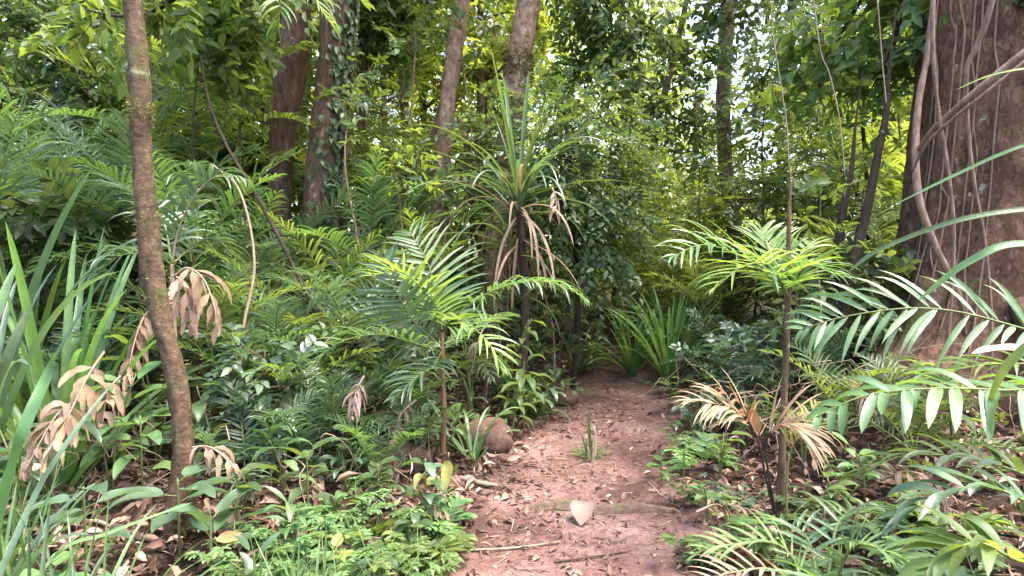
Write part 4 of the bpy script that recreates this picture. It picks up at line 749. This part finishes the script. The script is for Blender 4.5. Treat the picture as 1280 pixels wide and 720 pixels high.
# soft ferns (compound, jagged leaflets) at the near path side
def fern_mesh(seed, nf=7, FL=.26):
    global rng
    keep = rng; rng = np.random.default_rng(seed); mb = MB()
    for q in range(nf):
        az = q*2*PI/nf+rng.normal(0, .3); R_ = arc([0, 0, 0], az, rng.uniform(.5, 1.2), FL*rng.uniform(.7, 1.1), rng.uniform(1.2, 2.2), 8)
        frond_mesh(mb, R_, 9, FL*.42, FL*.13, grav=.6, ang=(65, 35), start=.3, seg=7, rr=.002, vee=.1, prof=lambda t: prof_lance(t)*(1+.0*t), jitter=.1)
    m_ = mb.mesh('fronds'); m_.materials.append(M['herb']); m_.materials.append(M['stem']); rng = keep; return m_
def jagfern_mesh(seed, nst=6, h=.22):
    """stems of lobed pale leaves in flat layers"""
    global rng
    keep = rng; rng = np.random.default_rng(seed); mb = MB()
    for q in range(nst):
        az = q*2*PI/nst+rng.normal(0, .4); R_ = arc([0, 0, 0], az, rng.uniform(.6, 1.35), h*rng.uniform(.8, 1.5), 1.0, 8); tube(mb, R_, [.003, .0015], 4, m=1)
        for t in (.45, .65, .85, 1.0):
            p = R_[min(int(t*7), 7)]
            for a2 in (-1.5, -.8, -.35, 0, .35, .8, 1.5):
                a3 = az+a2+rng.normal(0, .12); D = np.array([math.cos(a3), math.sin(a3), rng.uniform(-.1, .25)]); blades(mb, [p], [D], [UP], h*.28*rng.uniform(.7, 1.2)*(1-.15*abs(a2)), h*.10, .8, 6, prof_lance, .2, jag=.28)
    m_ = mb.mesh('foliage'); m_.materials.append(M['herb']); m_.materials.append(M['stem']); rng = keep; return m_
FERN = [fern_mesh(31), fern_mesh(32, 9, .22), jagfern_mesh(33), jagfern_mesh(34, 7, .19), jagfern_mesh(35, 5, .26)]
WH = ['before the sapling foot', 'behind the bottom grass', 'at the path rim', 'in the thick of the fern bed', 'beside dry litter', 'under the drooping palm', 'against the half-hidden stone']
fern_spots = [(285, 2.75), (320, 2.6), (355, 2.75), (395, 2.65), (430, 2.8), (465, 2.7), (500, 2.85), (300, 2.4), (345, 2.5), (400, 2.4), (450, 2.45), (485, 2.5), (420, 3.05), (460, 3.05), (380, 3.0), (335, 3.0), (505, 3.1), (530, 2.9), (265, 2.5), (440, 3.3), (400, 3.3), (490, 2.3), (420, 2.2), (370, 2.2), (545, 3.2), (520, 2.65)]
for q, (px, d) in enumerate(fern_spots):
    kind = [2, 3, 4, 0, 3, 2, 1][q % 7]; s = [1.0, 1.15, .9, 1.05][q % 4]
    look = {0: 'feathery soft fern', 1: 'fine feathery fern', 2: 'pale lobed ground fern', 3: 'small lobed ground fern', 4: 'taller lobed ground fern'}[kind]
    row = 'front' if d < 2.46 else 'middle' if d < 2.86 else 'rear'
    end = 'sapling' if px < 360 else 'path' if px > 455 else 'central'
    k_ = f'{look} in the {row} row, {end} part of the fern bed'; n_ = _used.get(k_, 0); _used[k_] = n_+1
    e = empty('ground_fern', G(px, d), k_ if n_ == 0 else ORD[n_]+' '+k_, 'fern', 'pale ground ferns beside the path', random.random()*6.28, s)
    o = bpy.data.objects.new('foliage', FERN[kind]); COL.objects.link(o); o.parent = e; setmat(o, [M[['herb', 'mid', 'strap', 'frond'][q % 4]]])
for q, (px, d) in enumerate([(860, 4.4), (885, 4.2), (930, 3.4), (905, 2.9), (950, 2.8), (1000, 2.7), (1050, 2.5), (1100, 2.35), (1160, 2.5), (1210, 2.4), (1075, 2.9), (1140, 3.0), (940, 5.6), (895, 5.8), (835, 6.4), (1005, 3.3), (1200, 2.9), (1050, 3.6), (1110, 2.0), (1260, 2.2), (870, 3.55), (660, 5.7), (560, 5.3), (60, 3.3), (-20, 2.9)]):
    kind = [3, 0, 2, 1, 4][q % 5]; look = {0: 'feathery soft fern', 1: 'fine feathery fern', 2: 'pale lobed fern', 3: 'small lobed fern', 4: 'taller lobed fern'}[kind]
    e = empty('ground_fern', G(px, d), lab(look, px, d), 'fern', 'low ferns scattered in litter', random.random()*6.28, [1.0, 1.2, .9][q % 3])
    o = bpy.data.objects.new('foliage', FERN[kind]); COL.objects.link(o); o.parent = e; setmat(o, [M[['mid', 'herb', 'blue', 'dark'][q % 4]]])
# ------------------------------------------------------------------ dark leafy bush (vine-draped) and overhanging boughs
def bush_cloud(name, centres, label, tint, LL, WW, nsp, base, cat, trunkpts=None, bark='barkdark', droop=1.0, twigL=.3, nleaf=9, group=None, tr=[.03, .02]):
    e = empty(name, base, label, cat, group); b0 = np.array(base); cb = MB(); tb = MB()
    if trunkpts is not None: tube(tb, np.array(trunkpts)-b0, tr, 8, n=40, bark=.2)
    for (c, r) in centres:
        c = np.array(c)-b0; C = c+rng.normal(0, 1, (nsp, 3))*r*.6; sprays(cb, C, nrm((C-c)+rng.normal(0, .15, (nsp, 3))+np.array([0, 0, -.05])), twigL, nleaf, LL, WW, droop=droop)
        if trunkpts is not None:
            q = np.array(trunkpts)-b0; j_ = np.argmin(np.linalg.norm(q-c, axis=1)); tube(tb, [q[j_], (q[j_]+c)/2+UP*.06, c], [.012, .004], 5, n=8)
    if trunkpts is not None: link('stem', tb.mesh('stem'), M[bark], e)
    link('foliage', cb.mesh('foliage'), [M[tint], M['twig']], e); return e
gq = G(715, 6.4)
bush_cloud('leafy_bush', [(W(x, y, d), .42) for x, y, d in [(700, 160, 6.3), (730, 190, 6.2), (690, 215, 6.2), (740, 230, 6.4), (715, 260, 6.2), (750, 275, 6.3), (720, 305, 6.2), (760, 310, 6.4), (690, 290, 6.4), (770, 250, 6.6), (670, 180, 6.6), (745, 150, 6.6), (775, 200, 6.7)]],
  'dark dense bush of small leaves beside screw pine, draped to the ground', 'dark', .085, .042, 58, gq, 'shrub', [gq-UP*.1, W(722, 400, 6.4), W(718, 300, 6.4), W(712, 200, 6.4), W(705, 130, 6.4)])
# boughs hanging in from above (dark leaves against the sky)
def bough(pix, d, label, tint, LL=.13, WW=.055, r=.35, nsp=20, mat='barkdark'):
    pts = [W(x, y, d+i_*.12) for i_, (x, y) in enumerate(pix)]; b = pts[0]; e = empty('hanging_bough', b, label, 'branch', 'leafy boughs hanging in from above'); b0 = np.array(b)
    tb = MB(); tube(tb, np.array(pts)-b0, [.03, .008], 7, n=40, bark=.2); link('branch', tb.mesh('branch'), M[mat], e)
    cb = MB(); PP_ = catmull(np.array(pts)-b0, 40)
    for k_ in range(6, 40, 4):
        C = PP_[k_]+rng.normal(0, 1, (nsp, 3))*[r, r, r*.8]*.6; sprays(cb, C, nrm(rng.normal(0, 1, (nsp, 3))+[0, 0, -.3]), .3, 8, LL, WW, droop=1.0)
    link('foliage', cb.mesh('foliage'), [M[tint], M['twig']], e)
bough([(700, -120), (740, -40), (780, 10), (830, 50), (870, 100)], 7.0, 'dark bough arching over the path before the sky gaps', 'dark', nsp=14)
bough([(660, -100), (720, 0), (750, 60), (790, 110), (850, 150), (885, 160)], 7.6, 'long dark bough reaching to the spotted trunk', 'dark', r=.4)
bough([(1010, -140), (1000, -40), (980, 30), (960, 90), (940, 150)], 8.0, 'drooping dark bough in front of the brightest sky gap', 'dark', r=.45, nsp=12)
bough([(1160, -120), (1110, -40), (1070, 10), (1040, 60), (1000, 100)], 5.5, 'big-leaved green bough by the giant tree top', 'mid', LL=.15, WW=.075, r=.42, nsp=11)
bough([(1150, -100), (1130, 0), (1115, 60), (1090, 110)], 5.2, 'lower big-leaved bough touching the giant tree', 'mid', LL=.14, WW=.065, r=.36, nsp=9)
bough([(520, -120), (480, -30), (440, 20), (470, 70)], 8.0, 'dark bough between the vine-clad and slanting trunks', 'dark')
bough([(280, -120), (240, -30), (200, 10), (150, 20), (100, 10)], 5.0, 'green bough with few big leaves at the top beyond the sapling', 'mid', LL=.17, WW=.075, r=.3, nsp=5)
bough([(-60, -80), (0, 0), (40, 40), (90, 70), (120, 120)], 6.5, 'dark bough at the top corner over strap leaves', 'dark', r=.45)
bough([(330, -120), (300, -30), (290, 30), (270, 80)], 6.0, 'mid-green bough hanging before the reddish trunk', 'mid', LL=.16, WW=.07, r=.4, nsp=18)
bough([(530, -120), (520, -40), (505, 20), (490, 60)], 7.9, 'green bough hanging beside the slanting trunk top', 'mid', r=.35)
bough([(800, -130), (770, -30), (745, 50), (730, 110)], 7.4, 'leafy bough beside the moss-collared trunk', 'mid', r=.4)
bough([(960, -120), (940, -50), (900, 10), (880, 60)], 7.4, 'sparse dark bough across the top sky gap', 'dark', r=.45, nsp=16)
# palm fronds hanging from the very top
e = empty('overhead_palm', W(345, -160, 5.6), 'yellow-green palm frond tips hanging in at the very top', 'palm')
for a_, b_, c_ in (((350, -60), (350, 10), (345, 45)), ((375, -60), (395, 0), (420, 40)), ((330, -80), (300, -30), (285, 10))):
    frond(e, [W(345, -160, 5.6), W(*a_, 5.5), W(*b_, 5.4), W(*c_, 5.4)], 22, .3, .026, M['frondy'], grav=1.6)
e = empty('overhead_palm', W(1075, 60, 6.8), 'dark palm fronds arching before the sky gap, above yellow-green palms', 'palm')
for a_, b_, c_ in (((1040, 60), (1000, 100), (955, 160)), ((1050, 90), (1020, 140), (985, 200)), ((1030, 30), (985, 40), (940, 80)), ((1100, 50), (1130, 70), (1150, 120))):
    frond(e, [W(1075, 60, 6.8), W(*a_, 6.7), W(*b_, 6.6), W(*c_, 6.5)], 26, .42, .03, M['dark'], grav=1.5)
mb = MB(); b_ = np.array(e.location); tube(mb, np.array([G(1090, 6.9)-UP*.1, W(1085, 260, 6.9), W(1078, 150, 6.8), W(1075, 60, 6.8)])-b_, [.03, .022, .02], 9, n=50, bark=.12); link('stem', mb.mesh('stem'), M['barkdark'], e)
# crooked thin stems on the sapling side
tube_thing('crooked_sapling', [gz(W(445, 520, 5.0))-UP*.1, W(420, 440, 5.0), W(395, 390, 5.0), W(365, 330, 5.0), (W(345, 290, 5.0)), W(315, 235, 5.1), W(285, 185, 5.2), W(262, 130, 5.3), W(250, 70, 5.4)], [.02, .016, .015, .014, .012, .008], 'barkdark', 'crooked dark sapling bending left through the shaded palms', 'tree', n=70)
tube_thing('crooked_sapling', [gz(W(300, 520, 4.2))-UP*.1, W(302, 430, 4.2), W(318, 330, 4.3), W(300, 240, 4.4), W(265, 205, 4.5)], [.012, .010, .008, .005], 'twigpale', 'thin pale sapling arching beside the drooping greyish frond', 'tree', n=50)
for q, (x0, y1, x1, d, r_, mt) in enumerate([(128, 120, 118, 6.5, .012, 'barkbrown'), (232, 60, 250, 5.6, .010, 'barkdark'), (322, 150, 300, 6.0, .014, 'barkdark'), (386, 80, 470, 6.4, .012, 'barkbrown'), (448, 120, 440, 6.0, .012, 'barkpale'),
    (486, 40, 520, 7.2, .016, 'barkpale'), (515, 200, 490, 5.6, .010, 'barkbrown'), (590, 60, 575, 7.0, .012, 'barkpale'), (604, 240, 640, 5.8, .014, 'barkpale'), (672, 120, 640, 6.4, .014, 'barkbrown'), (690, 260, 668, 5.7, .010, 'barkred'), (765, 60, 790, 9.0, .016, 'barkdark'),
    (812, 150, 806, 9.6, .014, 'barkpale'), (848, 60, 838, 10.5, .018, 'barkpale'), (890, 200, 874, 7.8, .010, 'barkbrown'), (940, 100, 960, 8.2, .014, 'barkdark'), (1012, 120, 1030, 6.6, .009, 'barkpale'), (1100, 230, 1080, 5.6, .010, 'barkbrown'), (1022, 300, 1012, 4.4, .007, 'barkpale'), (1128, 60, 1118, 7.0, .012, 'barkdark'), (160, 230, 60, 5.2, .009, 'barkbrown'), (40, 40, 30, 8.5, .02, 'barkbrown')]):
    g_ = G(x0, d); t_ = W(x1, y1, d+.3); m1 = g_*.6+t_*.4+rng.normal(0, .05, 3); m2 = g_*.25+t_*.75+rng.normal(0, .05, 3)
    e = empty('thin_sapling', g_, lab({'barkbrown': 'brown', 'barkdark': 'dark', 'barkpale': 'pale', 'barkred': 'reddish'}[mt]+' thin sapling', x0, d), 'sapling', 'thin saplings in the thicket')
    mb = MB(); tube(mb, np.array([g_-UP*.1, m1, m2, t_])-g_, [r_*1.3, r_, r_*.6], 8, n=40, bark=.12); link('stem', mb.mesh('stem'), M[mt], e)
    cb = MB(); n_ = 16; C = (t_-g_)+rng.normal(0, .22, (n_, 3)); sprays(cb, C, rdir(n_), .22, 8, .11, .045); link('foliage', cb.mesh('foliage'), [M[['mid', 'dark', 'mid'][q % 3]], M['twig']], e)
# hanging dead fronds
def prof_dead(t): return prof_lance(t)*(1-.35*np.sin(t*17)*np.sin(t*5))
def dead_frond(pts, nl, L, Wd, mat, label, grav=3.4):
    b = gz(np.array(pts[0])) if False else np.array(pts[0]); e = empty('dead_frond', b, label, 'dead frond', 'dead fronds drooping over the litter')
    frond(e, pts, nl, L, Wd, M[mat], M['twigpale'], grav=grav, vee=-.2, jitter=.5, drop=.18, tws=1.1, seg=9, prof=prof_dead, ang=(60, 20), start=.25)
dead_frond([W(218, 345, 3.75), W(235, 335, 3.7), W(255, 350, 3.65), W(268, 385, 3.6), W(272, 420, 3.6)], 9, .26, .045, 'tan', 'tan dead frond hanging beside the leaning sapling middle')
dead_frond([W(215, 345, 3.8), W(225, 350, 3.75), W(235, 375, 3.7), W(238, 420, 3.7)], 8, .22, .045, 'pink', 'pinkish dead frond tucked behind the tan hanging one')
dead_frond([W(195, 380, 3.9), W(178, 400, 3.8), W(165, 440, 3.7), W(158, 490, 3.6)], 11, .2, .035, 'tan', 'dead frond hanging on the outer side of leaning sapling')
dead_frond([W(130, 440, 3.4), W(110, 470, 3.2), W(80, 530, 3.0), W(50, 580, 2.85)], 12, .22, .045, 'tanpale', 'large bleached dead frond drooping towards the near corner')
dead_frond([W(330, 470, 4.2), W(315, 480, 4.1), W(300, 520, 4.0), W(290, 560, 3.9)], 10, .2, .03, 'tan', 'brown dead frond lying in shade under palms')
dead_frond([W(455, 470, 3.9), W(445, 490, 3.8), W(440, 520, 3.75)], 9, .16, .02, 'pink', 'little pinkish dead fan drooping over shaded litter')
dead_frond([W(690, 235, 5.3), W(694, 245, 5.25), W(697, 275, 5.2)], 4, .2, .03, 'pink', 'pinkish dead tip dangling by the screw pine')
dead_frond([W(612, 400, 4.9), W(600, 420, 4.8), W(590, 460, 4.7)], 7, .18, .022, 'tan', 'dead frond tip hanging under the screw pine stem')
for pts_, nl_, L_, w_, mt_, lb_ in [([(150, 470, 3.5), (135, 490, 3.4), (128, 530, 3.3)], 9, .17, .04, 'tanpale', 'bleached dead frond over the fallen reddish log'), ([(100, 500, 3.2), (70, 520, 3.05), (30, 590, 2.9)], 11, .2, .04, 'tan', 'tan dead frond drooping beside the bleached one'),
    ([(235, 560, 3.2), (265, 560, 3.1), (300, 590, 3.0)], 8, .15, .03, 'tan', 'crumpled dead frond just past the sapling foot'), ([(380, 510, 4.1), (350, 505, 4.0), (320, 530, 3.95)], 11, .2, .026, 'pink', 'pinkish dead frond lying along the shaded log'), ([(520, 500, 4.0), (500, 520, 3.9), (490, 560, 3.8)], 9, .16, .022, 'tan', 'dead frond below the feather palm against stones'),
    ([(1040, 470, 4.0), (1070, 480, 3.9), (1095, 520, 3.8)], 11, .2, .02, 'tan', 'dead frond drooping in the dark hollow'), ([(1100, 600, 2.9), (1140, 590, 2.8), (1190, 620, 2.7)], 10, .18, .022, 'pink', 'dead frond in the litter under the broad palm'), ([(870, 640, 2.9), (900, 630, 2.95), (950, 640, 3.0)], 10, .13, .016, 'tanpale', 'small dead frond flat on litter by the path rim')]:
    dead_frond([W(*q) for q in pts_], nl_, L_, w_, mt_, lb_)
# pinkish dead leaf held at side, and orange ones
def leaf_thing(c, D, N, L, Wd, mat, label, name='dead_leaf', grav=.5, prof=prof_broad, wave=.08):
    mb = MB(); blades(mb, [[0, 0, 0]], [D], [N], L, Wd, grav, 12, prof, .3, wave=wave); tube(mb, [np.zeros(3), -nrm(np.array(D))*L*.25], .002, 5, m=1)
    return tag(link(name, mb.mesh(name), [M[mat], M['twigpale']], None, c), label, 'leaf')
leaf_thing(W(1285, 438, 2.6), [-1, .1, .1], [0, -.4, 1], .23, .06, 'pink', 'pinkish curled dead leaf caught before the giant tree')
leaf_thing(W(935, 512, 2.95), [.3, 0, -.6], [0, -1, .3], .14, .07, 'orange', 'orange dead leaf caught on the dry tan frond')
leaf_thing(W(560, 575, 3.1), [-.1, -.2, -1], [.2, -1, .3], .16, .06, 'yellow', 'mottled yellow-green leaf hanging at the path rim')
leaf_thing(gz(W(728, 636, 3.42))+[0, 0, .10], [-.12, -.75, -.38], [-.1, -.7, 1], .17, .135, 'palepink', 'pale pink heart-shaped dead leaf resting on the root', grav=.15, wave=.03)
leaf_thing(gz(W(500, 716, 2.7))+[0, 0, .03], [1, .1, .05], [0, -.4, 1], .15, .06, 'yellow', 'yellow-brown leaf lying at the bottom path edge')
leaf_thing(gz(W(270, 650, 2.75))+[0, 0, .17], [1, 0, .1], [0, -.6, 1], .14, .06, 'orange', 'yellow-tan leaf caught on ferns beside the sapling foot')
leaf_thing(gz(W(290, 590, 3.0))+[0, 0, .2], [.2, 0, -1], [0, -1, .2], .16, .07, 'pink', 'pinkish dead leaf propped up behind the ferns')
# ------------------------------------------------------------------ path root, stones, logs
r0_, r1_ = W(662, 652, 3.55), W(835, 650, 3.5)
a = gz(r0_); b = gz(r1_)
tube_thing('path_root', [a+[-.18, -.02, -.07], a+[0, 0, -.022], a*.75+b*.25+[0, .035, -.004], a*.5+b*.5+[0, -.012, -.012], a*.25+b*.75+[0, .02, -.012], b+[0, 0, -.022], b+[.25, -.02, -.07]], [.03, .045, .055, .042, .048, .038, .02], 'root', 'worn greyish root crossing the red path like a step', 'root', n=80, sides=20, bark=.38)
def stone(px, py, d, r, label, sc=(1, .9, .85), mat='stone'):
    c = gz(W(px, py, d))+[0, 0, r*sc[2]*.55]; mb = MB(); nu, nv = 30, 20; u = np.linspace(0, 2*PI, nu, endpoint=False); v = np.linspace(.02, PI-.02, nv); Uu, Vv = np.meshgrid(u, v)
    d_ = np.stack([np.sin(Vv)*np.cos(Uu), np.sin(Vv)*np.sin(Uu), np.cos(Vv)], -1); rr = r*(1+.16*fbm(d_[..., 0]*2+px, d_[..., 1]*2+d_[..., 2]*1.7, 4))[..., None]; V_ = d_*rr*np.array(sc)
    i_ = np.arange(nv-1)[:, None]*nu; j_ = np.arange(nu)[None]; mb.add(V_, np.stack([i_+j_, i_+nu+j_, i_+nu+(j_+1) % nu, i_+(j_+1) % nu], -1).reshape(-1, 4))
    tag(link('round_stone', mb.mesh('round_stone'), M[mat], None, c), label, 'stone', 'round brown stones along the path')
stone(606, 556, 4.6, .19, 'brown round stone half under strap leaves at path rim', (1.2, .9, .85))
stone(706, 492, 6.1, .13, 'small round tan stone beside the far part of path')
stone(473, 560, 3.95, .14, 'reddish stone in the shade behind the ferns')
stone(500, 565, 4.2, .16, 'wider brown stone sunk in shade beside the reddish one', (1.4, .9, .8))
stone(850, 486, 6.9, .09, 'little stone beneath the greenery at far path rim')
for pts, r_, lb, mt in [([(120, 640, 2.7), (160, 690, 2.5), (185, 730, 2.35)], .016, 'thin fallen brown branch slanting towards the bottom corner', 'twigpale'),
    ([(575, 590, 4.0), (600, 600, 3.9), (622, 606, 3.85)], .022, 'short splintered wood piece lying at the path rim', 'twigpale'),
    ([(695, 715, 2.9), (745, 700, 2.95), (790, 698, 3.0)], .006, 'thin dark bent twig lying across the near path', 'twig'),
    ([(560, 690, 3.0), (640, 680, 3.05), (700, 672, 3.1)], .006, 'thin pale twig lying on the near path', 'twigpale'),
    ([(250, 520, 4.2), (330, 510, 4.3), (430, 505, 4.5)], .05, 'fallen dark log in shade behind the ferns', 'barkdark'),
    ([(1010, 470, 5.0), (1080, 462, 5.2), (1150, 455, 5.4)], .07, 'dark log added to deepen the shade in the hollow before giant tree', 'barkdark'),  # added log; its dark bark stands in for the hollow's black shade
    ([(60, 500, 3.9), (150, 490, 4.1), (240, 478, 4.3)], .06, 'fallen reddish log behind the leaning sapling', 'barkred')]:
    q_ = [gz(W(x, y, d))+[0, 0, r_*.8+(.10 if r_ > .04 else .008)] for x, y, d in pts]
    tube_thing('fallen_branch' if r_ < .04 else 'fallen_log', q_, [r_, r_*.9, r_*.6], mt, lb, 'branch' if r_ < .04 else 'log', n=40, sides=10, bark=.3)
# ------------------------------------------------------------------ stuff: litter, twigs, low cover, far forest
def scatter(n, xr, yr, dens):
    x = rng.uniform(*xr, n); y = rng.uniform(*yr, n); k_ = rng.random(n) < dens(x, y); return x[k_], y[k_]
def on_ground(x, y, dz): return np.stack([x, y, ground(x, y)+dz], 1)
mb = MB()
x, y = scatter(52000, (-5, 6.5), (1.4, 9), lambda x, y: np.where(path_off(x, y) > .25, .85, np.where(path_off(x, y) > -.2, np.where(path_off(x, y) > -.3, .6, .5), np.where((x < path_x(y)+.15) & (y < 6.2), .55, .18)))*(.35+.65*sstep(.3, .6, vn(x*1.5, y*1.5)+.15)))
n = len(x); off = path_off(x, y); L = rng.uniform(.035, .11, n)*np.where(off < -.1, .6, 1)
leafcards(mb, on_ground(x, y, rng.uniform(.003, .045, n)*np.where(off < 0, .25, 1)), rdir(n)*[1, 1, .45], rdir(n, 1.6), L, L*rng.uniform(.25, .55, n), cup=.35)
tag(link('leaf_litter', mb.mesh('leaf_litter'), M['brown']), 'brown dead leaves carpeting the ground either side of the path', 'leaf litter', kind='stuff')
mb = MB(); x, y = scatter(26000, (-4.5, 6), (1.4, 8.5), lambda x, y: np.where(path_off(x, y) > .15, .5, np.where(path_off(x, y) > -.35, .95, .65)))
n = len(x); P_ = on_ground(x, y, rng.uniform(.003, .02, n)); a = rng.random(n)*6.28; L = rng.exponential(.05, n)+.02; D = np.stack([np.cos(a), np.sin(a), rng.normal(0, .12, n)], 1)*L[:, None]; r = rng.uniform(.0008, .0028, n)[:, None]
s_ = nrm(np.cross(D, UP))*r; z_ = UP*r*1.6; bend = rng.normal(0, .12, (n, 1))*np.cross(D, UP)
V_ = np.stack([P_-s_, P_+s_, P_+z_, P_+D*.5+bend-s_, P_+D*.5+bend+s_, P_+D*.5+bend+z_, P_+D], 1); b_ = (np.arange(n)*7)[:, None]
mb.add(V_, np.concatenate([b_+np.array(q) for q in ([0, 1, 4, 3], [1, 2, 5, 4], [2, 0, 3, 5])]), np.concatenate([b_+np.array(q) for q in ([3, 4, 6], [4, 5, 6], [5, 3, 6])]))
tag(link('twig_litter', mb.mesh('twig_litter'), M['brown']), 'broken twigs and straw strewn over soil', 'twig litter', kind='stuff')
mb = MB(); x, y = scatter(3600, (-3.2, 4.2), (1.8, 6), lambda x, y: np.where(path_off(x, y) > .2, np.where(x < 0, .95, .35), 0)); n = len(x); L = rng.uniform(.05, .16, n)*np.where(x < 0, 1, .7)
leafcards(mb, on_ground(x, y, rng.uniform(.02, .13, n)), rdir(n)*[1, 1, .6], rdir(n, 1.2), L, L*rng.uniform(.1, .34, n), cup=.5)
tag(link('fallen_leaves', mb.mesh('fallen_leaves'), M['straw']), 'larger tan curled leaves lying over the brown litter', 'fallen leaves', kind='stuff')
mb = MB(); x, y = scatter(900, (-1, 2.2), (2, 7), lambda x, y: np.where(path_off(x, y) < .1, .5, .0)); n = len(x); c = on_ground(x, y, .001); a6 = np.array([[1, 0, 0], [-1, 0, 0], [0, 1, 0], [0, -1, 0], [0, 0, .7], [0, 0, -.7]]); R_ = rng.exponential(.004, (n, 1, 1))+.003
mb.add(c[:, None]+a6[None]*R_*rng.uniform(.6, 1.2, (n, 6, 1)), None, ((np.arange(n)*6)[:, None, None]+np.array([[0, 2, 4], [2, 1, 4], [1, 3, 4], [3, 0, 4], [2, 0, 5], [1, 2, 5], [3, 1, 5], [0, 3, 5]])[None]).reshape(-1, 3))
tag(link('pebbles', mb.mesh('pebbles'), M['stone']), 'tiny crumbs of stone and soil on the trodden path', 'pebbles', kind='stuff')
# vines, dry strands and roots in the hollow under the big tree
mb = MB()
for q in range(130):
    c = np.array([rng.uniform(1.5, 3.4), rng.uniform(3.7, 5.6), 0]); c = gz(c)+[0, 0, rng.uniform(.0, .5)]; D = rdir(1)[0]*[1, .5, .6]; p = [c+D*t*.5+rng.normal(0, .05, 3)-UP*t*t*.3 for t in np.linspace(0, 1, 5)]; tube(mb, p, [.004, .002], 4, n=12, cap=False)
for q in range(60):
    c = np.array([rng.uniform(-2.6, -.6), rng.uniform(3.3, 5.2), 0]); c = gz(c)+[0, 0, rng.uniform(.05, .4)]; D = rdir(1)[0]*[1, .5, .6]; p = [c+D*t*.5+rng.normal(0, .05, 3)-UP*t*t*.3 for t in np.linspace(0, 1, 5)]; tube(mb, p, [.004, .002], 4, n=12, cap=False)
tag(link('dry_strands', mb.mesh('dry_strands'), M['twigpale']), 'tangled dry strands over the shaded litter', 'dry strands', kind='stuff')
mb = MB(); x, y = scatter(9000, (-7, 8), (2, 13), lambda x, y: np.where(path_off(x, y) > .45, .6, 0)*sstep(.35, .6, vn(x*1.1+40, y*1.1)))
n = len(x); sprays(mb, on_ground(x, y, .02), rdir(n, 1.2)*[1, 1, .7], .16, 6, .06, .03, droop=.5)
tag(link('low_undergrowth', mb.mesh('low_undergrowth'), [M['mid'], M['twig']]), 'small-leaved green undergrowth on the forest floor', 'undergrowth', kind='stuff')
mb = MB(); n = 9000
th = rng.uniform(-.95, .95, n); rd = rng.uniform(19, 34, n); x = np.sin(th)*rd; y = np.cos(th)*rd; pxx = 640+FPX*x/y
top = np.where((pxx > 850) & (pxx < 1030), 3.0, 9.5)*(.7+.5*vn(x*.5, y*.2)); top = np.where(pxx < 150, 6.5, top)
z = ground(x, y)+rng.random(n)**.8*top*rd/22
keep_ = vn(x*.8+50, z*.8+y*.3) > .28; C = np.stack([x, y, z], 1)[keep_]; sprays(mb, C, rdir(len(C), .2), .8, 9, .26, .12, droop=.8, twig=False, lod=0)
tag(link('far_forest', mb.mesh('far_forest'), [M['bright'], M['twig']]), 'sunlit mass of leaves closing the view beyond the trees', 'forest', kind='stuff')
# ------------------------------------------------------------------ light
w = bpy.data.worlds.new('World'); SC.world = w; w.use_nodes = True; nt = w.node_tree; nt.nodes.clear()
sky = nt.nodes.new('ShaderNodeTexSky'); sky.sky_type = 'NISHITA'; sky.sun_disc = False; bg = nt.nodes.new('ShaderNodeBackground'); ow = nt.nodes.new('ShaderNodeOutputWorld')
SUN_EL, SUN_AZ = 68, 105      # azimuth from +Y towards +X
sky.sun_elevation = math.radians(SUN_EL); sky.sun_rotation = math.radians(SUN_AZ); sky.dust_density = 4; sky.air_density = 1.0; sky.ozone_density = 1.0
bg.inputs['Strength'].default_value = .15; nt.links.new(sky.outputs[0], bg.inputs[0]); nt.links.new(bg.outputs[0], ow.inputs[0])
sl = bpy.data.lights.new('sun', 'SUN'); sl.energy = 1.5; sl.angle = math.radians(18); sl.color = (1, .95, .87); so = bpy.data.objects.new('sun', sl); COL.objects.link(so)
so.rotation_euler = (math.radians(90-SUN_EL), 0, math.radians(180-SUN_AZ))
SC.view_settings.view_transform = 'Standard'; SC.view_settings.look = 'None'; SC.view_settings.exposure = 2.98; SC.view_settings.gamma = 1
cy = SC.cycles; cy.max_bounces = 8; cy.diffuse_bounces = 5; cy.glossy_bounces = 2; cy.transmission_bounces = 4; cy.transparent_max_bounces = 4; cy.use_denoising = True; cy.caustics_reflective = False; cy.caustics_refractive = False; cy.sample_clamp_indirect = 6
